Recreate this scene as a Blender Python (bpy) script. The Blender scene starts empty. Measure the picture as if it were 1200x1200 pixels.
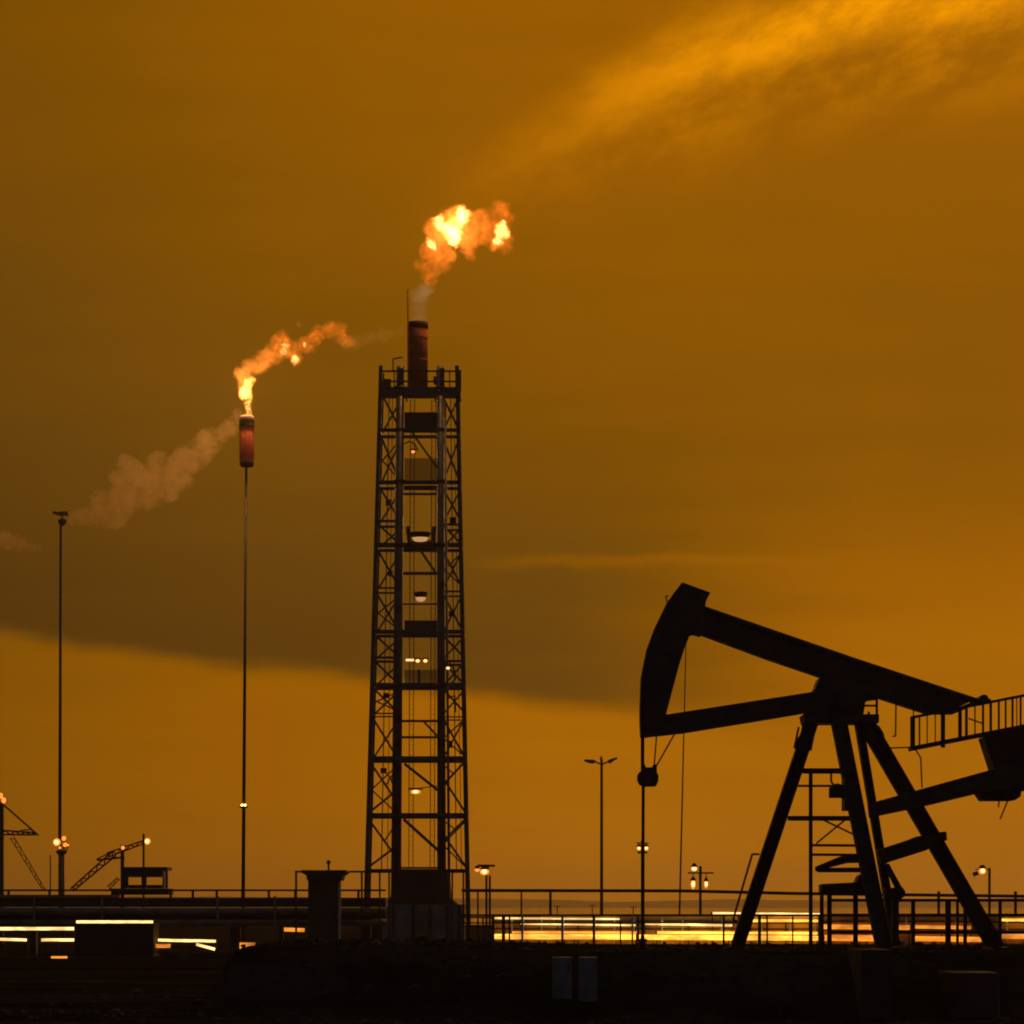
import bpy, bmesh, math, random
from mathutils import Vector, Matrix, noise as mnoise
random.seed(7)
sc = bpy.context.scene
C = sc.collection
R = math.radians

# ------------------------------------------------------------------ camera
F, HZ, ZC = 3400.0, 1062.0, 2.8          # focal length (in 1200ths), horizon line, eye height
cam = bpy.data.objects.new('camera', bpy.data.cameras.new('camera'))
C.objects.link(cam)
cam.location = (0, 0, ZC)
cam.rotation_euler = (R(90), 0, 0)
cam.data.sensor_width = 36
cam.data.lens = 36 * F / 1200
cam.data.shift_y = (HZ - 600) / 1200
cam.data.clip_start = 0.5
cam.data.clip_end = 20000
sc.camera = cam

# ------------------------------------------------------------------ render / exposure
sc.render.engine = 'CYCLES'
sc.view_settings.view_transform = 'Standard'
sc.view_settings.look = 'None'
sc.view_settings.exposure = 0
sc.view_settings.gamma = 1
sc.view_settings.use_curve_mapping = False
sc.cycles.use_denoising = True
sc.cycles.volume_step_rate = 0.9
sc.cycles.volume_max_steps = 256
sc.cycles.volume_bounces = 2
sc.cycles.max_bounces = 5
sc.cycles.filter_width = 1.9


# ------------------------------------------------------------------ node helper
class NT:
    def __init__(self, tree):
        self.t = tree

    def n(self, kind, **kw):
        nd = self.t.nodes.new(kind)
        for k, v in kw.items():
            setattr(nd, k, v)
        return nd

    def put(self, sock, v):
        if isinstance(v, bpy.types.NodeSocket):
            self.t.links.new(v, sock)
        elif v is not None:
            sock.default_value = v

    def m(self, op, a, b=None, c=None, clamp=False):
        nd = self.n('ShaderNodeMath', operation=op)
        nd.use_clamp = clamp
        for i, v in enumerate((a, b, c)):
            self.put(nd.inputs[i], v)
        return nd.outputs[0]

    def v(self, op, a, b=None, scale=None):
        nd = self.n('ShaderNodeVectorMath', operation=op)
        self.put(nd.inputs[0], a)
        self.put(nd.inputs[1], b)
        if scale is not None:
            self.put(nd.inputs['Scale'], scale)
        return nd.outputs['Value'] if op in ('DISTANCE', 'LENGTH', 'DOT_PRODUCT') else nd.outputs['Vector']

    def ss(self, x, a, b, lo=0.0, hi=1.0, kind='SMOOTHSTEP'):
        nd = self.n('ShaderNodeMapRange', interpolation_type=kind)
        for s, v in zip(('Value', 'From Min', 'From Max', 'To Min', 'To Max'), (x, a, b, lo, hi)):
            self.put(nd.inputs[s], v)
        return nd.outputs['Result']

    def noise(self, vec, scale, detail=4.0, rough=0.55, color=False):
        nd = self.n('ShaderNodeTexNoise')
        self.put(nd.inputs['Vector'], vec)
        nd.inputs['Scale'].default_value = scale
        nd.inputs['Detail'].default_value = detail
        nd.inputs['Roughness'].default_value = rough
        return nd.outputs['Color' if color else 'Fac']

    def xyz(self, x, y, z):
        nd = self.n('ShaderNodeCombineXYZ')
        for s, v in zip(nd.inputs, (x, y, z)):
            self.put(s, v)
        return nd.outputs[0]

    def mixc(self, f, a, b):
        nd = self.n('ShaderNodeMix', data_type='RGBA')
        self.put(nd.inputs[0], f)
        self.put(nd.inputs[6], a)
        self.put(nd.inputs[7], b)
        return nd.outputs[2]

    def ramp(self, f, stops):
        nd = self.n('ShaderNodeValToRGB')
        e = nd.color_ramp.elements
        while len(e) > 1:
            e.remove(e[-1])
        e[0].position, e[0].color = stops[0][0], (*stops[0][1], 1)
        for p, c in stops[1:]:
            k = e.new(p)
            k.color = (*c, 1)
        self.put(nd.inputs[0], f)
        return nd.outputs[0]

    def curve(self, x, pts):
        """piecewise-linear function of x"""
        lo, hi = pts[0][0], pts[-1][0]
        nd = self.n('ShaderNodeFloatCurve')
        cv = nd.mapping.curves[0]
        nd.mapping.use_clip = False
        for i, (px, py) in enumerate(pts):
            u = (px - lo) / (hi - lo)
            if i < 2:
                cv.points[i].location = (u, py)
            else:
                cv.points.new(u, py)
        nd.mapping.update()
        self.put(nd.inputs['Value'], self.ss(x, lo, hi, kind='LINEAR'))
        return nd.outputs[0]


# ------------------------------------------------------------------ world: dusk overcast over a glowing horizon
SUN_AZ, SUN_EL = R(16), R(13.0)
world = bpy.data.worlds.new('World')
sc.world = world
world.use_nodes = True
wt = world.node_tree
wt.nodes.clear()
W = NT(wt)
tc = W.n('ShaderNodeTexCoord').outputs['Generated']
sp = W.n('ShaderNodeSeparateXYZ')
W.put(sp.inputs[0], tc)
X, Y, Z = sp.outputs
az = W.m('ARCTAN2', X, Y)
el = W.m('ARCSINE', Z)
U = W.m('MULTIPLY', az, F)
V = W.m('MULTIPLY', el, F)
big = W.m('SUBTRACT', W.noise(tc, 13, 4, .55), .5)
fine = W.m('SUBTRACT', W.noise(tc, 48, 5, .6), .5)
flat = W.m('SUBTRACT', W.noise(W.v('MULTIPLY', tc, (1.0, 1.0, 9.0)), 9, 5, .55), .5)
# elevation profiles, clear band under the deck and the deck itself
below = W.curve(V, [(-400, .30), (0, .425), (160, .420), (300, .392), (500, .345), (5400, .10)])
above = W.curve(V, [(-400, .13), (240, .130), (330, .140), (420, .165), (560, .215), (700, .255),
                    (900, .316), (1100, .340), (1500, .29), (2300, .19), (3300, .11), (5400, .06)])
right = W.curve(V, [(-400, .38), (0, .41), (160, .395), (300, .370), (370, .345), (430, .300), (500, .258), (560, .245),
                    (700, .258), (900, .290), (1100, .305), (1500, .29), (2300, .19), (3300, .11), (5400, .06)])
Uc = W.m('MINIMUM', W.m('MAXIMUM', U, -1200), 1200)
Ve = W.m('MULTIPLY_ADD', Uc, -.118, 243)
Vw = W.m('ADD', V, W.m('ADD', W.m('MULTIPLY', big, 46), W.m('MULTIPLY', flat, 36)))
soft = W.ss(U, 80, 450, 12, 48)
deck = W.ss(W.m('DIVIDE', W.m('SUBTRACT', Vw, Ve), soft), -1, 1.15)
B = W.m('ADD', W.m('MULTIPLY', below, W.m('SUBTRACT', 1, deck)), W.m('MULTIPLY', above, deck))
tor = W.ss(W.m('ADD', U, W.m('MULTIPLY', flat, 160)), 20, 470)
B = W.m('ADD', W.m('MULTIPLY', B, W.m('SUBTRACT', 1, tor)), W.m('MULTIPLY', right, tor))
LR = W.ss(U, -1150, 300, .40, 1.0)
B = W.m('MULTIPLY', B, LR)
mott = W.m('ADD', W.m('MULTIPLY', flat, .24), W.m('ADD', W.m('MULTIPLY', big, .16), W.m('MULTIPLY', fine, .05)))
B = W.m('MULTIPLY', B, W.m('ADD', 1, mott))
# lit wisp of high cloud, upper right
qs = W.m('SUBTRACT', 600, W.m('MINIMUM', W.m('MAXIMUM', U, -300), 600))
Vc = W.m('MULTIPLY_ADD', W.m('MULTIPLY', qs, qs), -.00050, 1030)
# filament texture runs along the streak: s along it, t across it
sa = W.m('ADD', W.m('MULTIPLY', U, .93), W.m('MULTIPLY', V, .37))
ta = W.m('SUBTRACT', W.m('MULTIPLY', V, .93), W.m('MULTIPLY', U, .37))
fv = W.xyz(W.m('MULTIPLY', sa, .0045), W.m('MULTIPLY', ta, .0095), 3.7)
wn = W.m('SUBTRACT', W.noise(fv, 1.0, 6, .58), .5)
w2 = W.m('SUBTRACT', W.noise(W.v('ADD', fv, (11.0, 4.0, 2.0)), 2.6, 5, .62), .5)
d = W.m('ADD', W.m('SUBTRACT', V, Vc), W.m('ADD', W.m('MULTIPLY', wn, 52), W.m('MULTIPLY', w2, 18)))
core = W.m('MULTIPLY', W.ss(d, -52, 4), W.ss(d, 66, 14))
veil = W.m('MULTIPLY', W.ss(d, -165, -30), W.ss(d, 95, 10))
wisp = W.ss(W.noise(W.v('ADD', fv, (2.0, 9.0, 5.0)), 1.7, 7, .66), .38, .66, .12, 1.0)
st = W.m('ADD', W.m('MULTIPLY', core, W.m('MULTIPLY_ADD', wisp, .12, .31)), W.m('MULTIPLY', W.m('MULTIPLY', veil, wisp), .27))
along = W.m('MULTIPLY', W.ss(U, -170, 440), W.ss(U, 3200, 900))
B = W.m('MULTIPLY_ADD', st, along, B)
# thin bright streak under the deck
d2 = W.m('ADD', W.m('SUBTRACT', V, 402), W.m('ADD', W.m('MULTIPLY', big, 40), W.m('MULTIPLY', fine, 14)))
s2 = W.m('MULTIPLY', W.ss(d2, -11, 1), W.ss(d2, 12, 2))
B = W.m('MULTIPLY_ADD', W.m('MULTIPLY', s2, W.m('MULTIPLY', W.ss(U, -90, 60), W.ss(U, 420, 190))), .08, B)
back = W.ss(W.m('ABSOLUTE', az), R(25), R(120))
hue = W.ramp(B, [(0.0, (1, .41, .050)), (.12, (1, .405, .026)), (.2, (1, .365, .003)),
                 (.32, (1, .325, .0)), (.6, (1, .335, .0)), (.8, (1, .34, .0))])
front = W.v('SCALE', hue, scale=B)
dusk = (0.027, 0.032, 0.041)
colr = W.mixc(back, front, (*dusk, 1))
sky = W.n('ShaderNodeTexSky', sky_type='NISHITA')
sky.sun_disc = False
sky.sun_elevation = SUN_EL
sky.sun_rotation = SUN_AZ
sky.dust_density = 6
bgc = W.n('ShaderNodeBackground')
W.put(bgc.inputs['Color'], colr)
bgs = W.n('ShaderNodeBackground')
W.put(bgs.inputs['Color'], sky.outputs[0])
bgs.inputs['Strength'].default_value = .05
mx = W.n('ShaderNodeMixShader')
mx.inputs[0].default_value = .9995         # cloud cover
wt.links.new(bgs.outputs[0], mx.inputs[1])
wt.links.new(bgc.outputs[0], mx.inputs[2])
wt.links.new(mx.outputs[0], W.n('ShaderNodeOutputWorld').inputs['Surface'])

sun = bpy.data.objects.new('sun', bpy.data.lights.new('sun', 'SUN'))
C.objects.link(sun)
sun.data.energy = .36
sun.data.angle = R(10)
sun.data.color = (1, .42, .08)
to_sun = Vector((math.sin(SUN_AZ) * math.cos(SUN_EL), math.cos(SUN_AZ) * math.cos(SUN_EL), math.sin(SUN_EL)))
sun.rotation_euler = (-to_sun).to_track_quat('-Z', 'Y').to_euler()


# ------------------------------------------------------------------ materials
def surface(name, col, rough=.6, metal=0.0, var=.35, scale=3.0, bump=.15, dirt=None):
    m = bpy.data.materials.new(name)
    m.use_nodes = True
    n = NT(m.node_tree)
    b = m.node_tree.nodes['Principled BSDF']
    co = n.n('ShaderNodeTexCoord').outputs['Object']
    f = n.noise(co, scale, 6, .6)
    d = dirt or tuple(c * (1 - var) for c in col)
    n.put(b.inputs['Base Color'], n.mixc(n.ss(f, .35, .68), (*col, 1), (*d, 1)))
    n.put(b.inputs['Roughness'], n.ss(n.noise(co, scale * 2.3, 4, .6), .3, .7, rough - .12, min(1, rough + .14)))
    b.inputs['Metallic'].default_value = metal
    bp = n.n('ShaderNodeBump')
    bp.inputs['Strength'].default_value = bump
    bp.inputs['Distance'].default_value = .03
    n.put(bp.inputs['Height'], n.noise(co, scale * 5, 5, .65))
    m.node_tree.links.new(bp.outputs[0], b.inputs['Normal'])
    return m


def glow(name, col, strength):
    m = bpy.data.materials.new(name)
    m.use_nodes = True
    b = m.node_tree.nodes['Principled BSDF']
    b.inputs['Base Color'].default_value = (.8, .75, .65, 1)
    b.inputs['Emission Color'].default_value = (*col, 1)
    b.inputs['Emission Strength'].default_value = strength
    return m


def trail_glow(name, col, strength):
    """lit tube whose brightness wavers along its length"""
    m = glow(name, col, strength)
    n = NT(m.node_tree)
    b = m.node_tree.nodes['Principled BSDF']
    co = n.n('ShaderNodeNewGeometry').outputs['Position']
    f = n.noise(n.v('MULTIPLY', co, (1.0, .3, 3.0)), .8, 5, .65)
    n.put(b.inputs['Emission Strength'], n.ss(f, .36, .64, strength * .5, strength * 1.4))
    return m


M = {
    'pump': surface('pump_paint', (.022, .022, .026), .55, 0, .5, 2.0),
    'cable': surface('wire_rope', (.03, .025, .022), .6, .3),
    'steel': surface('tower_steel', (.070, .092, .115), .55, .15, .45, 1.3),
    'column': surface('riser_steel', (.085, .115, .150), .5, .1, .5, .9, dirt=(.03, .04, .05)),
    'pole': surface('pole_steel', (.05, .042, .036), .6, .2, .4, 1.0),
    'rust': surface('red_oxide_paint', (.50, .130, .050), .88, 0, .4, 1.1, dirt=(.32, .08, .035)),
    'soot': surface('sooted_steel', (.05, .022, .017), .8, 0, .5, 1.6),
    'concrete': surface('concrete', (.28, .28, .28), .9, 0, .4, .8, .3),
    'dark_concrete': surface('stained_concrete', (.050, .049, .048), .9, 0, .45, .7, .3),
    'grey_door': surface('grey_sheet', (.26, .26, .255), .7, 0, .4, 1.2),
    'pipe': surface('lagged_pipe', (.24, .24, .24), .5, .2, .4, .8),
    'girder': surface('girder_steel', (.035, .037, .042), .6, .2, .4, .7),
    'grate': surface('plate_panel', (.22, .19, .15), .7, .1, .35, 1.0),
    'cabin': surface('cabin_sheet', (.03, .028, .026), .7, .0, .4, .6),
    'rail': surface('rail_steel', (.06, .05, .045), .5, .3, .4, 1.2),
    'pale_and_lit': surface('pale_and_lit_rail', (.62, .58, .50), .5, 0, .3, 1.2),  # pale tone; on some posts it carries the light falling on them
    'lamp_hot': glow('lamp_glass_hot', (1, .52, .16), 5),
    'lamp_dim': glow('lamp_glass_dim', (1, .50, .18), .55),
    'lamp_orange': glow('lamp_glass_and_fringe', (1, .26, .035), 1.5),
    'lamp_soft': glow('lamp_glass_soft', (1, .66, .30), 1.3),
    'trail_gold': trail_glow('trail_glow_gold', (1, .44, .045), 1.9),
    'trail_white': trail_glow('trail_glow_white', (1, .64, .22), 1.7),
    'trail_amber': trail_glow('trail_glow_amber', (1, .30, .02), .95),
}


# ------------------------------------------------------------------ geometry helpers
def P(px, py, y):
    """a point at depth y seen at (px, py) of the 1200-wide view"""
    return Vector(((px - 600) / F * y, y, ZC + (HZ - py) / F * y))


def px(n, y):
    return n / F * y


def new_bm():
    return bmesh.new()


def bar(bm, a, b, w, h=None, roll=Vector((0, 1, 0))):
    """rectangular member a->b, w across the view, h along the view depth"""
    h = h or w
    a, b = Vector(a), Vector(b)
    d = (b - a).normalized()
    s = d.cross(roll)
    if s.length < .05:
        s = d.cross(Vector((1, 0, 0)))
    s.normalize()
    t = s.cross(d).normalized()
    v = []
    for p in (a, b):
        for i, j in ((-1, -1), (1, -1), (1, 1), (-1, 1)):
            v.append(bm.verts.new(p + s * i * w / 2 + t * j * h / 2))
    for k in range(4):
        bm.faces.new((v[k], v[(k + 1) % 4], v[4 + (k + 1) % 4], v[4 + k]))
    bm.faces.new(v[:4][::-1])
    bm.faces.new(v[4:])
    return bm


def ibeam(bm, a, b, w, h, t=None):
    """I-section, h deep across the view, flanges w along the view depth"""
    a, b = Vector(a), Vector(b)
    d = (b - a).normalized()
    s = d.cross(Vector((0, 1, 0))).normalized()
    t = t or h * .12
    bar(bm, a, b, h - 2 * t, w * .25)
    for k in (-1, 1):
        o = s * k * (h / 2 - t / 2)
        bar(bm, a + o, b + o, t, w)
    return bm


def tube(bm, a, b, r, r2=None, n=10):
    a, b = Vector(a), Vector(b)
    r2 = r if r2 is None else r2
    d = (b - a).normalized()
    s = d.orthogonal().normalized()
    t = d.cross(s)
    A, Bv = [], []
    for k in range(n):
        an = 2 * math.pi * k / n
        o = s * math.cos(an) + t * math.sin(an)
        A.append(bm.verts.new(a + o * r))
        Bv.append(bm.verts.new(b + o * r2))
    for k in range(n):
        bm.faces.new((A[k], A[(k + 1) % n], Bv[(k + 1) % n], Bv[k]))
    bm.faces.new(A[::-1])
    bm.faces.new(Bv)
    return bm


def lathe(bm, c, prof, n=20, inner=False):
    """surface of revolution about z, prof = [(r, z)...] relative to c"""
    rings = []
    for r, z in prof:
        rings.append([bm.verts.new((c[0] + r * math.cos(2 * math.pi * k / n), c[1] + r * math.sin(2 * math.pi * k / n), c[2] + z)) for k in range(n)])
    for a, b in zip(rings, rings[1:]):
        for k in range(n):
            bm.faces.new((a[k], a[(k + 1) % n], b[(k + 1) % n], b[k]))
    bm.faces.new(rings[0][::-1])
    bm.faces.new(rings[-1])
    return bm


def path(bm, pts, r, n=6):
    for a, b in zip(pts, pts[1:]):
        tube(bm, a, b, r, n=n)
    return bm


def plate(bm, pts, y0, y1, bev=0.0):
    """outline in view units, real prism from depth y0 to y1"""
    ym = (y0 + y1) / 2
    w = [P(a, b, ym) for a, b in pts]
    A = [bm.verts.new((p.x, y0, p.z)) for p in w]
    Bv = [bm.verts.new((p.x, y1, p.z)) for p in w]
    k = len(w)
    bm.faces.new(A)
    bm.faces.new(Bv[::-1])
    for i in range(k):
        bm.faces.new((A[i], Bv[i], Bv[(i + 1) % k], A[(i + 1) % k]))
    bmesh.ops.recalc_face_normals(bm, faces=bm.faces[:])
    if bev:
        bmesh.ops.bevel(bm, geom=bm.edges[:], offset=bev, segments=1, affect='EDGES')
    return bm


def box(bm, x0, x1, y0, y1, z0, z1):
    v = [bm.verts.new((x, y, z)) for z in (z0, z1) for x, y in ((x0, y0), (x1, y0), (x1, y1), (x0, y1))]
    for f in ((3, 2, 1, 0), (4, 5, 6, 7), (0, 1, 5, 4), (1, 2, 6, 5), (2, 3, 7, 6), (3, 0, 4, 7)):
        bm.faces.new([v[i] for i in f])
    return bm


def pbox(bm, ax, ay, bx, by, y0, y1):
    """box whose front face spans (ax,ay)-(bx,by) at depth y0"""
    a, b = P(ax, ay, y0), P(bx, by, y0)
    return box(bm, a.x, b.x, y0, y1, min(a.z, b.z), max(a.z, b.z))


def ball(bm, c, r, sub=2, sc3=(1, 1, 1)):
    bmesh.ops.create_icosphere(bm, subdivisions=sub, radius=r,
                               matrix=Matrix.Translation(c) @ Matrix.Diagonal((*sc3, 1)))
    return bm


def tag(o, label=None, cat=None, group=None, kind=None):
    for k, v in (('label', label), ('category', cat), ('group', group), ('kind', kind)):
        if v:
            o[k] = v
    return o


def thing(name, label, cat, loc, group=None):
    o = bpy.data.objects.new(name, None)
    C.objects.link(o)
    o.location = loc
    o.empty_display_size = .3
    return tag(o, label, cat, group)


def world_loc(o):
    p = Vector(o.location)
    while o.parent:
        o = o.parent
        p += Vector(o.location)
    return p


def obj(name, bm, mat, parent=None, smooth=False, origin=None):
    """link one mesh; geometry was built in world space and is moved to the parent's frame"""
    off = Vector(origin) if origin is not None else (world_loc(parent) if parent else Vector((0, 0, 0)))
    bmesh.ops.recalc_face_normals(bm, faces=bm.faces[:])
    bmesh.ops.translate(bm, verts=bm.verts[:], vec=-off)
    me = bpy.data.meshes.new(name)
    bm.to_mesh(me)
    bm.free()
    if smooth:
        for p in me.polygons:
            p.use_smooth = True
    me.materials.append(M[mat] if isinstance(mat, str) else mat)
    o = bpy.data.objects.new(name, me)
    C.objects.link(o)
    if parent:
        o.parent = parent
        o.location = off - world_loc(parent)
    else:
        o.location = off
    return o


def sub(name, bm, mat, part, smooth=False):
    return obj(name, bm, mat, part, smooth)


# ------------------------------------------------------------------ ground
def ground_material():
    m = bpy.data.materials.new('dark_soil')
    m.use_nodes = True
    n = NT(m.node_tree)
    b = m.node_tree.nodes['Principled BSDF']
    co = n.n('ShaderNodeTexCoord').outputs['Object']
    f = n.noise(n.v('MULTIPLY', co, (.35, 1.0, 1.0)), .30, 8, .62)
    g = n.noise(co, 3.0, 6, .65)
    c1 = n.mixc(n.ss(f, .40, .62), (.011, .011, .011, 1), (.050, .049, .048, 1))
    n.put(b.inputs['Base Color'], n.mixc(n.ss(g, .45, .75), c1, (.012, .012, .011, 1)))
    b.inputs['Roughness'].default_value = .95
    b.inputs['Specular IOR Level'].default_value = .0
    bp = n.n('ShaderNodeBump')
    bp.inputs['Strength'].default_value = .5
    bp.inputs['Distance'].default_value = .12
    n.put(bp.inputs['Height'], n.noise(co, 2.2, 8, .7))
    m.node_tree.links.new(bp.outputs[0], b.inputs['Normal'])
    return m


M['glow_wall'] = surface('glow_wall_ochre', (.70, .42, .14), .9, 0, .4, .7, .3)  # ochre chosen so the added wall carries the amber glow
def mesh_screen():
    m = surface('mesh_screen', (.16, .14, .12), .7, .1, .35, 1.0)
    n = NT(m.node_tree)
    t = n.n('ShaderNodeBsdfTransparent')
    mxs = n.n('ShaderNodeMixShader')
    mxs.inputs[0].default_value = .45
    m.node_tree.links.new(t.outputs[0], mxs.inputs[1])
    m.node_tree.links.new(m.node_tree.nodes['Principled BSDF'].outputs[0], mxs.inputs[2])
    m.node_tree.links.new(mxs.outputs[0], m.node_tree.nodes['Material Output'].inputs['Surface'])
    return m


M['screen'] = mesh_screen()
M['soil'] = ground_material()
M['dry_land'] = surface('dry_hill', (.30, .24, .17), .95, 0, .35, .01, .2)


def grid(name, xs, ys, hf, mat):
    bm = new_bm()
    rows = [[bm.verts.new((x, y, hf(x, y))) for x in xs] for y in ys]
    for a, b in zip(rows, rows[1:]):
        for i in range(len(xs) - 1):
            bm.faces.new((a[i], a[i + 1], b[i + 1], b[i]))
    o = obj(name, bm, mat, smooth=True)
    o['kind'] = 'structure'
    return o


def spread(lo, hi, n, p=2.2):
    out = []
    for i in range(n + 1):
        t = i / n * 2 - 1
        s = math.copysign(abs(t) ** p, t)
        out.append(lo + (hi - lo) * (s + 1) / 2)
    return out


def hills_h(x, y):
    if y < 110:
        k = (1 if y > 30 else max(0, y / 30)) * max(0, min(1, (108 - y) / 25))
        return k * (.16 * mnoise.noise((x * .13, y * .09, 0)) + .07 * mnoise.noise((x * .6, y * .45, 3)))
    return 0


gy = [-60, -20, 0, 15, 25] + [30 + i * 1.0 for i in range(80)] + [112, 120, 135, 160, 200, 260, 350, 500, 800, 1400, 2600, 4500, 7800]
gx = sorted(set([-5000, -2500, -1200, -600, -300, -150, -80] + [-45 + i * 1.0 for i in range(91)] + [80, 150, 300, 600, 1200, 2500, 5000]))
grid('ground', gx, gy, hills_h, 'soil')


def ridge(x, y):
    t = (y - 6900) / 650
    prof = max(0, 1 - t * t)
    return -4 + prof * (24 + 14 * mnoise.noise((x * .0006, 0, 1)) + 8 * mnoise.noise((x * .002, y * .001, 5)) + 6 * mnoise.noise((x * .007, y * .006, 8)))


grid('hills', [-4400 + i * 70 for i in range(126)], [6260 + i * 100 for i in range(14)], ridge, 'dry_land')


wtm = bpy.data.materials.new('sky_mirror_water')
wtm.use_nodes = True
wnt = NT(wtm.node_tree)
wb = wtm.node_tree.nodes['Principled BSDF']
wb.inputs['Base Color'].default_value = (.02, .022, .022, 1)
wb.inputs['Roughness'].default_value = .04
wb.inputs['IOR'].default_value = 1.33
wbp = wnt.n('ShaderNodeBump')
wbp.inputs['Strength'].default_value = .06
wbp.inputs['Distance'].default_value = .3
wnt.put(wbp.inputs['Height'], wnt.noise(wnt.v('MULTIPLY', wnt.n('ShaderNodeTexCoord').outputs['Object'], (.25, 1, 1)), .35, 4, .6))
wtm.node_tree.links.new(wbp.outputs[0], wb.inputs['Normal'])
tag(obj('added_water_mirror', box(new_bm(), -4800, 4800, 430, 6420, -.5, .06), wtm), kind='structure')  # sheet added to mirror the low sky and brighten the far band


# raised embankment that carries the pump and hides the foot of the works behind it
def smooth01(t):
    t = max(0, min(1, t))
    return t * t * (3 - 2 * t)


def bank_h(x, y):
    left = smooth01((x + 8.6 + .35 * mnoise.noise((0, y * .5, 7))) / 1.5)                 # shoulder at its left end
    front = smooth01((y - 72.5 + .7 * mnoise.noise((x * .3, 0, 11)) + .3 * mnoise.noise((x * 1.1, 0, 15))) / 4.3)
    back = 1 - smooth01((y - 95) / 5)
    top = 1.56 + .16 * smooth01((3.0 - x) / 6) + .03 * mnoise.noise((x * .7, y * .6, 2)) + .02 * mnoise.noise((x * 2.6, y * 2.0, 9))
    rough = .10 * mnoise.noise((x * .5, y * .7, 4)) * front * (1 - smooth01((y - 77) / 1.5))
    return -.25 + (top + .25) * left * front * back + rough * left


grid('embankment', [-9.6 + i * .35 for i in range(170)], [71.5 + i * .45 for i in range(66)], bank_h, 'soil')

# asphalt service road behind the embankment
road_bm = new_bm()
box(road_bm, -140, 140, 126, 146, -.3, .14)
m_road = surface('asphalt', (.022, .021, .020), .9, 0, .3, .8, .2)
m_road.node_tree.nodes['Principled BSDF'].inputs['Specular IOR Level'].default_value = 0
tag(obj('road', road_bm, m_road), kind='structure')

# ------------------------------------------------------------------ pump jack
PY = 80.0
pump = thing('pump_jack', 'large black oil pump jack with curved horsehead standing on the embankment', 'pump jack', (P(1030, 1110, PY).x, PY, 1.56))
k = px(1, PY)
# horsehead: two cheek plates and a curved face strip between them
hh = [(798.6, 683.8), (831.7, 695.8), (826.5, 706), (825.7, 712), (824.6, 743.4), (820, 745.5), (813, 743.5), (808, 744.5), (801, 762), (795, 781), (787, 811), (780, 838),
      (772, 861.5), (754, 864.5), (750.5, 863.7), (749.6, 845), (749.8, 827), (751, 794), (757.4, 762), (766, 738), (780, 709), (789, 696)]
head = obj('horsehead', plate(new_bm(), hh, PY - .34, PY + .34, .015), 'pump', pump)
for s in (-1, 1):
    inner = [(800, 693), (820, 700), (812, 735), (800, 750), (786, 790), (773, 838), (762, 852), (757, 848), (757, 800), (764, 764), (778, 726)]
    sub('cheek_plate', plate(new_bm(), inner, PY + s * .37 - .03, PY + s * .37 + .03), 'pump', head)
sub('lifting_lug', path(new_bm(), [P(782, 706, PY), P(780, 699, PY), P(783, 698, PY)], .02), 'pump', head)
# walking beam, I-section: web plus flanges
web = [(824, 716), (900, 741), (1000, 776), (1138, 822), (1112, 834), (1085, 834), (1027, 814), (960, 789), (900, 769), (824, 742)]
beam = obj('walking_beam', plate(new_bm(), web, PY - .12, PY + .12), 'pump', pump)
bm = new_bm()
for a, b in (((824, 713.5), (1000, 774.2)), ((1000, 774.2), (1146, 822.5))):
    bar(bm, P(*a, PY), P(*b, PY), 5 * k, .50)
sub('top_flange', bm, 'pump', beam)
bm = new_bm()
for a, b in (((824, 742.5), (900, 770.5)), ((900, 770.5), (960, 791)), ((960, 791), (1027, 815)), ((1027, 815), (1087, 834.5)), ((1087, 834.5), (1116, 834.5)), ((1116, 834.5), (1146, 822.5))):
    bar(bm, P(*a, PY), P(*b, PY), 5 * k, .50)
sub('bottom_flange', bm, 'pump', beam)
for xx, y0, y1 in ((850, 722, 752), (905, 741, 771), (1050, 792, 821), (1090, 806, 833)):
    sub('stiffener', bar(new_bm(), P(xx, y0 + 3, PY), P(xx - 5, y1 - 2, PY), 2.5 * k, .46), 'pump', beam)
# lower brace of the head
lo = [(772, 842), (779, 838), (950, 811.5), (963, 799), (964, 832), (937, 837), (900, 843.2), (800, 859.5), (757, 864.2)]
obj('head_brace', plate(new_bm(), lo, PY - .2, PY + .2, .01), 'pump', pump)
# centre bearing
cb = [(958, 796), (975, 790), (1005, 803), (1027, 816), (1012, 824), (1010, 838), (942, 838), (952, 812)]
sad = obj('saddle_bearing', plate(new_bm(), cb, PY - .42, PY + .42, .02), 'pump', pump)
a = P(985, 822, PY)
sub('bearing_shaft', tube(new_bm(), a + Vector((0, -.75, 0)), a + Vector((0, .75, 0)), 9 * k, n=16), 'pump', sad)
cap = obj('post_cap', new_bm() if 0 else plate(new_bm(), [(939, 838.5), (1027, 838.5), (1027, 848.5), (941, 848.5)], PY - .6, PY + .6, .01), 'pump', pump)
for xx in (948, 962, 1004, 1018):
    a = P(xx, 838, PY - .5)
    sub('bolt', tube(new_bm(), a, a + Vector((0, 0, 4 * k)), .035, n=6), 'pump', cap)
cage = obj('bearing_guard', path(new_bm(), [P(1009, 821, PY), P(1027.5, 819, PY), P(1027.5, 838, PY)], .035), 'pump', pump)
sub('guard_bar', path(new_bm(), [P(1009, 827, PY), P(1027.5, 827, PY)], .03), 'pump', cage)
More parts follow.
